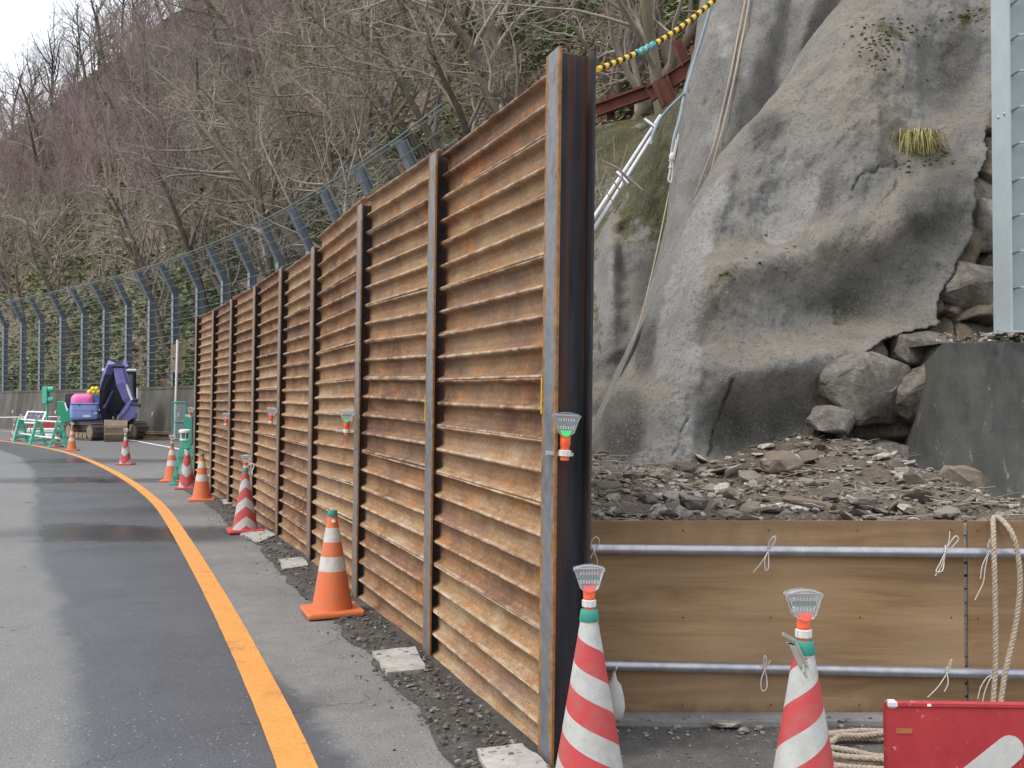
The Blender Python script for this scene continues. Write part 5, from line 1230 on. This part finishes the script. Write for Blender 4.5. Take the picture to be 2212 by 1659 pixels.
# the trees that stand out
p = hit(672, 470) or at(672, 470, 33); p = at(690, 560, 32)
plant('leaning_tree', PROTO[2], hit(690, 560), math.pi + .1, 1.25, 'large grey tree leaning far to the left above the fence', None)
plant('leaning_tree', PROTO[0], hit(640, 600), math.pi - .5, .9, 'mossy upright tree right behind the largest leaning tree', None)
plant('leaning_tree', PROTO[5], hit(500, 640), math.pi - .1, .9, 'low tree leaning left over the middle of the fence', None)
plant('leaning_tree', PROTO[2], hit(930, 330), math.pi + .3, 1.0, 'twisted tree leaning left above the top of the rusty wall', None)
plant('leaning_tree', PROTO[0], hit(1130, 190), math.pi + .2, 1.1, 'pale barked tree leaning left above the nearest panels', None)
for k, (u, v, Y, s_, pr, rz, lab) in enumerate([(1480, 215, 17.6, .75, 4, .3, 'pinkish trunked tree behind the rusty barrier post'), (1400, 225, 18.6, .6, 3, 2.6, 'thin crooked tree behind the yellow and black rope'), (1330, 232, 19.2, .65, 1, 1.2, 'slim tree rising right behind the nearest steel post'), (1365, 240, 18.2, .5, 5, 3.4, 'small tree leaning left over the rusty rail')]):
    a, b = PROTO[pr]; plant('slope_tree', (a, b), hit(u, v) or at(u, v, Y), rz, s_, lab, None)
mb = MB(); rg = random.Random(8)
for i in range(9):
    u0 = rg.uniform(1290, 1400); v0 = rg.uniform(330, 470); p0 = at(u0, v0, rg.uniform(11.6, 12.4)); p1 = p0 + Vector((rg.uniform(-.5, .1), rg.uniform(-.2, .2), rg.uniform(.2, .6)))
    mb.tube([p0, p0.lerp(p1, .5) + Vector((rg.uniform(-.1, .1), 0, rg.uniform(-.1, .1))), p1], [.012, .008, .004], 4, False)
tag(mb.build('dry_branches', M['twig']), 'thin dry branches sticking up beside the pale pipes', 'branches', kind='stuff')

# ------------------------------------------------------------------ concrete retaining wall and high fence
FL = catmull([(-75, 84.5, 0), (-48, 71.0, 0), (-33, 62.3, 0), (-25.2, 55, 0), (-19.6, 49.1, 0), (-14.7, 43.2, 0), (-10.7, 37.7, 0), (-7.4, 32.6, 0), (-4.5, 27.5, 0), (-1.95, 22.5, 0), (-.9, 20.2, 0), (.2, 17.6, 0)], 16)
def frame_at(poly, i):
    t = (poly[min(i + 1, len(poly) - 1)] - poly[max(i - 1, 0)]).normalized(); return t, Vector((t.y, -t.x, 0))
mb = MB(); sec = [(-.42, -.05), (-.10, 2.02), (-.12, 2.04), (-.12, 2.16), (.22, 2.16), (.22, 0)]
path = resample(FL, .8)
nrm_sign = 1
for i, p in enumerate(path):
    t, nr = frame_at(path, i); nr = nr if nr.x * -1 + nr.y * -1 > 0 else -nr      # towards the road
    for a, z in sec: mb.v.append(tuple(p + nr * (-a) + Vector((0, 0, z))))
ns = len(sec)
for i in range(len(path) - 1):
    for k in range(ns - 1): mb.f.append((i * ns + k, (i + 1) * ns + k, (i + 1) * ns + k + 1, i * ns + k + 1))
rw = mb.build('retaining_wall', M['conc'], None, False); tag(rw, 'long stained grey concrete retaining wall below the high fence', 'wall')
for i in range(0, len(path), 4):
    p = path[i]
    if p.y < 26: continue
    t, nr = frame_at(path, i); nr = nr if -nr.x - nr.y > 0 else -nr
    m2 = MB(); m2.box((0, 0, 0), (.07, .05, .16), bev=.01); o = m2.build('reflector', M['white_plastic'], rw); o.location = p + nr * .30 + Vector((0, 0, .98)); o.rotation_euler = (0, 0, math.atan2(t.y, t.x))
fence = thing('rockfall_fence', 'tall slate-blue rockfall fence with bent tops and steel cables on the concrete wall', 'fence', (path[len(path) // 2].x, path[len(path) // 2].y, 2.16))
FI = Matrix.Translation(-fence.location)
fpts = resample(FL, 2.9); HB, HT = 3.75, 1.25
TOPZ = []
def hsec(mb, base, d, nr, z0, z1, off0=0.0, off1=0.0, w=.25, dp=.25):
    for (a0, a1, b0, b1) in ((-w / 2, w / 2, -dp / 2, -dp / 2 + .018), (-w / 2, w / 2, dp / 2 - .018, dp / 2), (-.008, .008, -dp / 2 + .018, dp / 2 - .018)):
        vs = []
        for z, of in ((z0, off0), (z1, off1)):
            for a, b in ((a0, b0), (a1, b0), (a1, b1), (a0, b1)): vs.append(base + d * a + nr * (b + of) + Vector((0, 0, z)))
        mb.add(vs, [(3, 2, 1, 0), (4, 5, 6, 7), (0, 1, 5, 4), (1, 2, 6, 5), (2, 3, 7, 6), (3, 0, 4, 7)])
tops = []
for i, p in enumerate(fpts):
    t, nr = frame_at(fpts, i); nr = nr if -nr.x - nr.y > 0 else -nr; tops.append((p, t, nr))
    if p.y < 21.3: continue
    m2 = MB(); hsec(m2, p, t, nr, 2.14, 2.16 + HB); po = m2.build('fence_post', M['fence_paint'], fence); po.matrix_basis = FI
    m3 = MB(); hsec(m3, p, t, nr, 2.16 + HB - .002, 2.16 + HB + HT, 0.0, .62, .25, .24); ar = m3.build('bent_arm', M['fence_paint'], po); ar.matrix_parent_inverse = Matrix.Identity(4)
def cable(zf, off, r, name='cable'):
    m2 = MB(); m2.tube([p + nr * (off + .11) + Vector((0, 0, zf)) for p, t, nr in tops], r, 5); o = m2.build(name, M['cable'], fence, True); o.matrix_basis = FI
for k in range(12): cable(2.42 + k * .30, 0.04, .011)
for k in range(4): cable(2.16 + HB + .30 + k * .28, .62 * (.30 + k * .28) / HT + .04, .011)
cable(2.16 + HB + HT - .02, .62, .022, 'top_rail')
# wire net: fine vertical strands
m2 = MB()
for i in range(len(tops) - 1):
    (p0, t0, n0_), (p1, t1, n1_) = tops[i], tops[i + 1]
    if p0.y > 70: continue
    for k in range(14):
        f = (k + .5) / 14; p = p0.lerp(p1, f) + n0_ * .10; m2.tube([p + Vector((0, 0, 2.2)), p + Vector((0, 0, 2.16 + HB)), p + n0_ * .60 + Vector((0, 0, 2.16 + HB + HT))], .004, 3, False)
o = m2.build('wire_net', M['fence_paint'], fence); o.matrix_basis = FI; o['kind'] = 'stuff'

# ------------------------------------------------------------------ excavator
S57 = 1 / 56.5; EC = G(224, 951); EC = EC * 1.022
ex = thing('excavator', 'blue and pink mini excavator with its purple arm folded in front', 'excavator', EC, math.atan2(EC.x, EC.y) * -1)
ex.rotation_euler = (0, 0, math.atan2(-EC.x, EC.y))
def E_(u, v, y=0.0): return Vector(((u - 224) * S57, y, (951 - v) * S57))
def pm(name, c, r=.45, var=.12): M[name] = simple(name, c, r, 0, var, 2.5, .2); return M[name]
pm('periwinkle_blue', (.24, .31, .64)); pm('pink_paint', (.85, .17, .44)); pm('dark_purple', (.036, .032, .095)); pm('violet_paint', (.15, .14, .36)); pm('track_steel', (.075, .062, .055), .7, .35); pm('bucket_steel', (.27, .20, .14), .7, .35); pm('cab_dark', (.022, .025, .03), .35); pm('cab_white', (.7, .72, .74)); pm('toy_yellow', (.80, .66, .05))
q = NT('cab_glass', .08, 0, .6); q.color((.05, .09, .085)); M['cab_glass'] = q.m
ua = math.radians(24)
und = Matrix.Rotation(ua, 4, 'Z')
def track(cx_):
    L, Hh, W = 2.75, .70, .46; m2 = MB(); out = []; r = Hh / 2
    for k in range(11): w = -math.pi / 2 + math.pi * k / 10; out.append((L / 2 - r + r * math.cos(w), r + r * math.sin(w)))
    for k in range(11): w = math.pi / 2 + math.pi * k / 10; out.append((-L / 2 + r + r * math.cos(w), r + r * math.sin(w)))
    n = len(out); inn = [(a * (1 - .09 / (L / 2)) , (b - r) * .72 + r) for a, b in out]
    vs = [und @ Vector((cx_ - W / 2, a, b)) for a, b in out] + [und @ Vector((cx_ + W / 2, a, b)) for a, b in out] + [und @ Vector((cx_ - W / 2, a, b)) for a, b in inn] + [und @ Vector((cx_ + W / 2, a, b)) for a, b in inn]
    fs = []
    for k in range(n):
        k2 = (k + 1) % n; fs += [(k, k2, n + k2, n + k), (k, 2 * n + k, 2 * n + k2, k2), (n + k, n + k2, 3 * n + k2, 3 * n + k), (2 * n + k, 3 * n + k, 3 * n + k2, 2 * n + k2)]
    m2.add(vs, fs)
    per = 2 * (L - Hh) + math.pi * Hh; ns_ = 34
    for k in range(ns_):
        s_ = per * k / ns_; st = L - Hh
        if s_ < st: c = Vector((0, -st / 2 + s_, Hh)); a = 0
        elif s_ < st + math.pi * r: w = (s_ - st) / r; c = Vector((0, st / 2 + r * math.sin(w), r + r * math.cos(w))); a = -w
        elif s_ < 2 * st + math.pi * r: c = Vector((0, st / 2 - (s_ - st - math.pi * r), 0)); a = math.pi
        else: w = (s_ - 2 * st - math.pi * r) / r; c = Vector((0, -st / 2 - r * math.sin(w), r - r * math.cos(w))); a = math.pi - w
        m2.box(und @ Vector((cx_, c.y, c.z)), (W + .03, .105, .05), und.to_3x3() @ Matrix.Rotation(a, 3, 'X'), .008)
    tr_ = m2.build('track', M['track_steel'], ex)
    for yy, rr_ in ((-1.0, .25), (1.0, .25), (-.55, .14), (-.18, .14), (.18, .14), (.55, .14)):
        m3 = MB(); m3.tube([und @ Vector((cx_ - W / 2 + .02, yy, r if rr_ > .2 else .16)), und @ Vector((cx_ + W / 2 - .02, yy, r if rr_ > .2 else .16))], rr_, 16); m3.build('wheel', M['bucket_steel'], tr_, True)
track(-.80); track(.98)
m2 = MB(); m2.box((0, 0, .48), (1.5, 1.3, .32), und.to_3x3(), .05); m2.build('undercarriage', M['cab_dark'], ex); m2 = MB(); m2.lathe([(.5, .62), (.52, .64), (.52, .76), (.5, .78)], 20); m2.build('turntable', M['track_steel'], ex)
def blob(name, u0, v0, u1, v1, y0, y1, mat, bev=.12, parent=None):
    a, b = E_(u0, v1), E_(u1, v0); m2 = MB(); m2.box(((a.x + b.x) / 2, (y0 + y1) / 2, (a.z + b.z) / 2), (b.x - a.x, y1 - y0, b.z - a.z))
    o = m2.build(name, M[mat], parent or ex)
    if bev:
        bb = bmesh.new(); bb.from_mesh(o.data); bmesh.ops.bevel(bb, geom=list(bb.edges), offset=min(bev, .45 * min(b.x - a.x, y1 - y0, b.z - a.z)), segments=4, profile=.5, affect='EDGES'); bb.to_mesh(o.data); bb.free()
        o.data.polygons.foreach_set('use_smooth', [True] * len(o.data.polygons)); o.data.set_sharp_from_angle(angle=math.radians(40))
    return o
hb = blob('engine_housing', 154, 869, 214, 907, -.55, 1.1, 'periwinkle_blue', .13); blob('panel_lid', 155.5, 848, 203, 880, -.535, .95, 'pink_paint', .22, hb); blob('lid_rim', 154.5, 868.6, 214, 871.5, -.57, 1.0, 'periwinkle_blue', .03, hb)
blob('panel_seam', 158, 884.5, 213.5, 885.4, -.555, -.54, 'violet_paint', .0, hb); blob('lock', 172, 871, 175, 874, -.575, -.545, 'cab_dark', .0, hb); blob('lock', 199, 886, 201, 888, -.575, -.545, 'cab_dark', .0, hb)
blob('hood', 192, 847, 217, 885, -.1, 1.0, 'periwinkle_blue', .1, hb); blob('exhaust_box', 142, 846, 160, 880, .1, .9, 'cab_dark', .06)
m2 = MB()
for du, dv in ((194, 844), (201, 837), (208, 837), (212, 843), (203, 844)): uvsphere(m2, E_(du, dv, -.2), .10, 10, 8)
m2.build('yellow_flower_toy', M['toy_yellow'], ex, True)
blob('deck', 210, 893, 292, 907, -.5, 1.0, 'cab_dark', .04); blob('platform', 158, 904, 290, 912, -.35, 1.0, 'cab_dark', .03)
cabo = blob('cab', 221, 796, 293, 893, .2, 1.5, 'cab_dark', .09); blob('front_window', 266, 804, 285, 846, .17, .195, 'cab_glass', .0, cabo); blob('front_window', 224, 806, 240, 860, .17, .195, 'cab_glass', .0, cabo); blob('lower_window', 266, 850, 285, 880, .17, .195, 'cab_glass', .0, cabo)
blob('roof', 219, 790.5, 294, 797, .1, 1.55, 'cab_white', .08, cabo); blob('side_panel', 268, 885, 294, 906, -.6, 1.0, 'periwinkle_blue', .12)
m2 = MB(); m2.box(E_(175, 862, -.5), (.05, .05, .7), Matrix.Rotation(.35, 3, 'Y')); 
def limb(name, pts, ws, ds, mat):
    m2 = MB(); n = len(pts); vs = []
    for i, p in enumerate(pts):
        t = (pts[min(i + 1, n - 1)] - pts[max(i - 1, 0)]).normalized(); a = Vector((1, 0, 0)) - t * t.x; a.normalize(); b = t.cross(a)
        for sa, sb in ((-1, -1), (1, -1), (1, 1), (-1, 1)): vs.append(p + a * sa * ws[i] / 2 + b * sb * ds[i] / 2)
    fs = [(3, 2, 1, 0), tuple(4 * (n - 1) + k for k in range(4))]
    for i in range(n - 1):
        for k in range(4): fs.append((i * 4 + k, i * 4 + (k + 1) % 4, (i + 1) * 4 + (k + 1) % 4, (i + 1) * 4 + k))
    m2.add(vs, fs); return m2.build(name, M[mat], ex)
limb('boom', [E_(236, 905, -.5), E_(229, 866, -.9), E_(229, 830, -1.4), E_(238, 798, -1.7), E_(249, 786, -1.9)], [.46, .52, .48, .42, .38], [.5, .6, .6, .42, .3], 'dark_purple')
limb('boom_top', [E_(234, 812, -1.68), E_(243, 786, -1.95), E_(256, 784, -2.1), E_(264, 796, -2.2)], [.42, .46, .46, .38], [.22, .28, .3, .2], 'violet_paint')
limb('stick', [E_(253, 790, -2.25), E_(262, 825, -2.3), E_(272, 856, -2.3), E_(285, 876, -2.25)], [.40, .50, .44, .30], [.34, .48, .42, .3], 'violet_paint')
limb('bucket_link', [E_(286, 872, -2.3), E_(274, 893, -2.35), E_(256, 914, -2.4)], [.32, .40, .28], [.3, .36, .26], 'violet_paint')
limb('link_bar', [E_(279, 862, -2.45), E_(262, 888, -2.55), E_(248, 908, -2.5)], [.10, .14, .10], [.1, .14, .1], 'violet_paint')
for (a, b, r, mat, nm) in ((E_(259, 795, -2.6), E_(268, 828, -2.6), .085, 'violet_paint', 'cylinder_barrel'), (E_(267, 824, -2.6), E_(280, 862, -2.6), .050, 'cab_white', 'cylinder_rod'), (E_(226, 880, -1.5), E_(243, 842, -1.8), .07, 'dark_purple', 'cylinder_barrel')):
    m2 = MB(); m2.tube([a, b], r, 12); m2.build(nm, M[mat], ex, True)
for (u, v) in ((281, 863), (252, 790), (286, 874), (250, 912)):
    m2 = MB(); c = E_(u, v, -2.4); m2.tube([c - Vector((.22, 0, 0)), c + Vector((.22, 0, 0))], .075, 12); m2.build('pin', M['cab_dark'], ex, True)
m2 = MB(); c = E_(232, 806, -1.75); m2.box(c, (.16, .1, .30), None, .04); m2.build('work_lamp', M['cab_white'], ex)
bk = [(-.10, .82), (.42, .80), (.62, .60), (.60, .22), (.38, .0), (-.05, -.02), (-.42, .06)]
xa, xb = E_(226, 0).x, E_(269, 0).x
m2 = MB(); m2.prism([(-a * .75, b) for a, b in bk], lambda a, b: (xa, -2.45 + a, b), lambda a, b: (xb, -2.45 + a, b)); bkt = m2.build('bucket', M['bucket_steel'], ex)
M['bucket_side'] = simple('worn_bucket_side', (.40, .31, .21), .7, 0, .3, 4, .4)
for xx in (xa - .012, xb + .012):
    m2 = MB(); m2.prism([(-a * .78, b * 1.01) for a, b in bk], lambda a, b: (xx - .012, -2.45 + a, b), lambda a, b: (xx + .012, -2.45 + a, b)); m2.build('side_plate', M['bucket_side'], bkt)
for zz in (.30, .55): m2 = MB(); m2.box(((xa + xb) / 2, -2.93, zz), (xb - xa - .06, .03, .05)); m2.build('wear_strip', M['bucket_side'], bkt)
for xx in (lerp(xa, xb, .38), lerp(xa, xb, .62)): m2 = MB(); m2.box((xx, -2.5, .80), (.06, .34, .30), None, .02); m2.build('bucket_lug', M['bucket_steel'], bkt)
for k in range(4): m2 = MB(); m2.box((lerp(xa + .06, xb - .06, k / 3), -2.10, -.0 + .03), (.07, .16, .05), None, .01); m2.build('tooth', M['bucket_steel'], bkt)
for k in range(3):
    m2 = MB(); o0 = E_(236 + k * 6, 900, -1.0); m2.tube(catmull([o0, E_(222 + k * 3, 870, -1.5), E_(226 + k * 4, 832, -1.8), E_(243 + k * 3, 800, -2.0)], 6), .025, 6); m2.build('hose', M['black'], ex, True)

for (a, b, r) in ((E_(266, 800, .12), E_(266, 893, .12), .035), (E_(286, 800, .12), E_(287, 893, .12), .035), (E_(240, 803, .12), E_(240, 893, .12), .03), (E_(266, 848, .12), E_(286, 848, .12), .025)):
    m2 = MB(); m2.tube([a, b], r, 6); m2.build('cab_bar', M['cab_dark'], cabo, True)
for (pp_, r) in (([E_(292, 900, -.5), E_(294, 860, -.5), E_(294, 835, -.3)], .022), ([E_(214, 885, -.6), E_(222, 872, -.7), E_(224, 860, -.7), E_(216, 884, -.55)], .02), ([E_(143, 868, .1), E_(148, 886, .0)], .03)):
    m2 = MB(); m2.tube(pp_, r, 6); m2.build('handrail', M['cab_white'], ex, True)
for (u0, v0, u1, v1) in ((181, 895, 196, 900), (203, 890, 210, 893)): blob('decal', u0, v0, u1, v1, -.5545, -.5525, 'cab_white', .0, hb)
m2 = MB(); m2.box(E_(165, 857, -.425), (.02, .012, .10)); m2.build('lid_catch', M['cab_dark'], hb)
# green cabinet behind the excavator
gc = thing('green_cabinet', 'plain green steel cabinet standing behind the blue excavator housing', 'cabinet', at(165, 945, 41.8))
gc.location.z = 0
w0 = 41.8 / FPX; gx = at(165, 900, 41.8).x
m2 = MB(); a = at(124, 867, 41.8); b = at(206, 914, 41.8); m2.box(((a.x + b.x) / 2 - gx, .5, (a.z + b.z) / 2), (b.x - a.x, 1.0, a.z - b.z), None, .02); m2.build('cabinet_body', M['sheet_green'], gc)
for dx in (-.7, .7):
    for dy in (.1, .9): m2 = MB(); m2.box((dx, dy, b.z / 2), (.08, .08, b.z)); m2.build('leg', M['sheet_green'], gc)
m2 = MB(); m2.tube([(-.02, -.03, 1.25), (.08, -.05, 1.70)], .03, 8); m2.build('handle', M['white_plastic'], gc)

# temporary traffic signal with solar panel
sgp = G(101, 944); ts = thing('traffic_signal', 'green portable two-lamp traffic signal on a thin pole at the left', 'traffic signal', sgp)
k_ = sgp.y / FPX
m2 = MB(); m2.box((-.06, 0, (944 - 854) * k_), (.20, .26, 37 * k_), None, .03); hd = m2.build('signal_head', M['stand_green'], ts)
for dv in (842, 864):
    m2 = MB(); m2.lathe([(.125, 0), (.13, .02), (.13, .22), (.115, .22), (.115, .02), (.0, .02)], 16, cap=False); o = m2.build('visor', M['stand_green'], hd, True); o.rotation_euler = (0, math.radians(85), .35); o.location = (.03, 0, (944 - dv) * k_)
m2 = MB(); m2.tube([(0, 0, .1), (0, 0, (944 - 873) * k_)], .045, 10); m2.build('pole', M['stand_green'], ts, True)
m2 = MB(); m2.box((0, .1, .08), (.8, .6, .10), None, .02); m2.build('base', M['cab_dark'], ts)
sp_ = thing('solar_panel', 'tilted white-framed solar panel among the barricades', 'solar panel', G(101, 946) + Vector((.05, -1.2, 0)))
k2 = sp_.location.y / FPX; zc = EYE - (902 - 871) * k2
m2 = MB(); rt = Matrix.Rotation(math.radians(-38), 3, 'X') @ Matrix.Rotation(.04, 3, 'Y'); m2.box((0, 0, zc), (.80, .05, .62), rt, .01); m2.build('frame', M['white_plastic'], sp_)
M['solar'] = simple('solar_cells', (.075, .085, .12), .75, 0, .1, 9, .05)
for i in range(4):
    for j in range(3): m2 = MB(); m2.box(Vector((0, 0, zc)) + rt @ Vector((-.255 + i * .17, -.028, -.17 + j * .17)), (.16, .006, .16), rt); m2.build('cell', M['solar'], sp_)
for sx in (-.2, .2): m2 = MB(); m2.tube([(sx, .1, .0), (sx, .05, zc - .1)], .02, 8); m2.build('support', M['galv'], sp_, True)

# green barricade stands with pipes
def make_stand(label, p, rz, s_=1.0):
    t = thing('barricade_stand', label, 'barricade', p, rz, 'green barricade stands'); t.scale = (s_, s_, s_)
    for sx in (-1, 1):
        m2 = MB(); m2.box((sx * .155, 0, .40), (.085, .12, .84), Matrix.Rotation(-sx * .235, 3, 'Y'), .02); lg = m2.build('leg', M['stand_green'], t)
        for k in range(3): m2 = MB(); z = .14 + k * .2; m2.box((sx * (.155 + (.40 - z) * .24), -.061, z), (.03, .012, .05)); m2.build('slot', M['teal'], lg)
        m2 = MB(); m2.box((sx * .25, 0, .02), (.13, .16, .045), None, .01); m2.build('foot', M['stand_green'], t)
    m2 = MB(); m2.box((0, 0, .80), (.17, .13, .16), None, .02); m2.build('head', M['stand_green'], t); m2 = MB(); m2.box((0, 0, .17), (.40, .08, .09), None, .015); m2.build('brace', M['stand_green'], t)
    m2 = MB(); m2.box((0, 0, .55), (.16, .07, .06), None, .01); m2.build('brace', M['stand_green'], t)
    return t
ps = [G(44, 953), G(82, 961), G(127, 967)]
make_stand('leftmost of the three green barricade stands beside the road', ps[0], .9); make_stand('middle one of the three green barricade stands beside the road', ps[1], .7); make_stand('rightmost of the three green barricade stands, a chevron cone inside', ps[2], .5)
for i, nm in ((0, 'left'), (1, 'right')):
    for z, w_ in ((.84, 'upper'), (.30, 'lower')):
        if True:
            m2 = MB(); a = ps[i] + Vector((0, 0, z)); b = ps[i + 1] + Vector((0, 0, z)); m2.tube([a + (a - b) * .04, b + (b - a) * .04], .027, 8)
            tag(m2.build('barrier_pipe', M['white_plastic'], None, True), w_ + ' white pipe between the %s pair of green barricade stands' % nm, 'pipe', 'white pipes on the barricade')
lamp_on(ps[0], 'warning lamp on the leftmost green barricade stand', simple_=True, h=.86); lamp_on(ps[1], 'warning lamp on the middle green barricade stand', simple_=True, h=.86); lamp_on(ps[2] + Vector((-.15, .3, 0)), 'warning lamp on the rightmost green barricade stand', simple_=True, h=.86)
pb = G(62, 940); m2 = MB(); m2.tube([pb + Vector((-1.6, 0, .80)), pb + Vector((2.6, -.6, .86))], .022, 8); tag(m2.build('barrier_pipe', M['white_plastic'], None, True), 'thin white pipe at the back of the barricade', 'pipe', 'white pipes on the barricade')
lamp_on(pb, 'warning lamp on the rear white pipe of the barricade', simple_=True, h=.83)
for dx, dy, h_, w_ in ((-1.5, 0, .82, 'left'), (2.5, -.6, .88, 'right')):
    m2 = MB(); m2.tube([pb + Vector((dx, dy, 0)), pb + Vector((dx, dy, h_))], .02, 6); tag(m2.build('pipe_prop', M['galv']), 'thin grey prop under the %s end of the rear white pipe' % w_, 'prop', 'props of the rear pipe')
# water barriers
for k, (u, nm) in enumerate(((79, 'left'), (103, 'right'))):
    p = G(u, 945); p.y += .3
    t = thing('water_barrier', 'red and white plastic water barrier, %s one of the pair by the signal' % nm, 'barrier', p, .25, 'plastic water barriers')
    m2 = MB(); m2.box((0, 0, .55), (.85, .30, .30), None, .05); m2.build('barrier_top', M['cone_red'], t, True); m2 = MB(); m2.box((0, 0, .29), (.95, .38, .22), None, .05); m2.build('barrier_middle', M['white_plastic'], t, True); m2 = MB(); m2.box((0, 0, .09), (1.0, .44, .18), None, .04); m2.build('barrier_foot', M['stand_green'], t, True)
# sandbag
m2 = MB(); uvsphere(m2, (0, 0, .12), .34, 16, 10, (1.1, .7, .42)); o = m2.build('sandbag', M['bag'], None, True); o.location = G(106, 951)
for v in o.data.vertices: v.co *= 1 + .12 * noise.noise(v.co * 6); v.co.z = max(v.co.z, .0)
tag(o, 'white sandbag lying beside the barricade', 'sandbag')
# barricade stand and lamp at the wall end
pw = G(402, 1050); pw.y += .35; pw.x -= .12; make_stand('green barricade stand at the far end of the rusty wall', pw, .25, .88)
bl = thing('cage_lamp', 'white and green caged work lamp on the barricade at the wall end', 'lamp', pw + Vector((-.02, 0, .775))); bl.scale = (.72, .72, .72)
m2 = MB(); m2.lathe([(.10, 0), (.12, .02), (.12, .05), (.05, .06)], 16); m2.build('lamp_base', M['white_plastic'], bl, True); m2 = MB(); m2.lathe([(.075, .06), (.085, .08), (.085, .19), (.07, .2)], 16); m2.build('lamp_glass', M['teal'], bl, True)
m2 = MB()
for k in range(6): w = k * math.pi / 3; m2.tube([(.10 * math.cos(w), .10 * math.sin(w), .05), (.115 * math.cos(w), .115 * math.sin(w), .21)], .009, 5)
m2.build('cage', M['white_plastic'], bl); m2 = MB(); m2.lathe([(.13, .20), (.145, .215), (.145, .27), (.10, .29)], 18); m2.build('lamp_top', M['white_plastic'], bl, True)
# second green unit peeping out at the wall end
p = at(409, 945, 20.2); gu = thing('control_box', 'blue-green control box on a stand peeping out from the wall end', 'box', (p.x, p.y, 0)); m2 = MB(); m2.box((0, 0, p.z + .15), (.16, .2, .62), None, .04); m2.build('box_body', M['teal'], gu, True); m2 = MB(); m2.tube([(0, 0, 0), (0, 0, p.z)], .03, 8); m2.build('box_pole', M['galv'], gu); m2 = MB(); m2.box((-.10, -.02, p.z + .12), (.05, .08, .10), None, .02); m2.build('red_knob', M['cone_red'], gu)
# pole with two mirrors seen from behind
pp = G(377, 950); mp = thing('mirror_pole', 'thin white pole carrying two dark round mirrors seen from behind', 'mirror', pp); kk = pp.y / FPX
m2 = MB(); m2.tube([(0, 0, 0), (.10, 0, (950 - 734) * kk)], .048, 10); m2.build('pole', M['white_plastic'], mp, True)
for v, r in ((758, .30), (790, .30)):
    m2 = MB(); m2.lathe([(.02, -.05), (r * .7, -.02), (r, .0), (r, .03), (0.02, .03)], 26); o = m2.build('mirror_back', M['bucket_steel'], mp, True); o.rotation_euler = (math.radians(90), 0, 0); o.location = (.08 + .0, .12, (950 - v) * kk)
# green mesh gate
gt = G(387, 953); gg = thing('mesh_screen', 'green framed mesh screen leaning by the white pole', 'screen', gt, -.15); kk = gt.y / FPX; gw = 32 * kk; gh = 84 * kk
m2 = MB()
for (a, b) in (((-gw / 2, 0, 0), (-gw / 2, 0, gh)), ((gw / 2, 0, 0), (gw / 2, 0, gh)), ((-gw / 2, 0, gh), (gw / 2, 0, gh)), ((-gw / 2, 0, gh * .5), (gw / 2, 0, gh * .5)), ((-gw / 2, 0, .08), (gw / 2, 0, .08))): m2.tube([a, b], .03, 8)
m2.build('frame', M['teal'], gg, True); m2 = MB()
for k in range(17): x = lerp(-gw / 2, gw / 2, k / 16); m2.tube([(x, 0, .08), (x, 0, gh)], .006, 3)
for k in range(36): z = lerp(.08, gh, k / 35); m2.tube([(-gw / 2, 0, z), (gw / 2, 0, z)], .006, 3)
m2.build('mesh', M['fence_paint'], gg)
# timber stack
tb = G(352, 949.5)
for k in range(5):
    m2 = MB(); m2.box((0, 0, 0), (1.5 + .15 * (k % 3), .22, .055), None, .006); o = m2.build('timber_plank', M['ply']); o.location = tb + Vector((.06 * (k % 2), .1 * (k % 3), .05 + .06 * k)); o.rotation_euler = (0, .02 * (k - 2), .1 * (k % 3)); tag(o, ['bottom plank', 'second plank from the bottom', 'middle plank', 'second plank from the top', 'top plank'][k] + ' of the timber stack at the foot of the concrete wall', 'plank', 'stacked timber planks')
m2 = MB(); uvsphere(m2, (0, 0, .1), .25, 10, 7, (1.2, .7, .7)); o = m2.build('blue_tarp', pm('tarp_blue', (.08, .20, .55)), None, True); o.location = G(311, 948); tag(o, 'small crumpled blue tarp beside the excavator track', 'tarp')
for v in o.data.vertices: v.co *= 1 + .3 * noise.noise(v.co * 9); v.co.z = max(0, v.co.z)
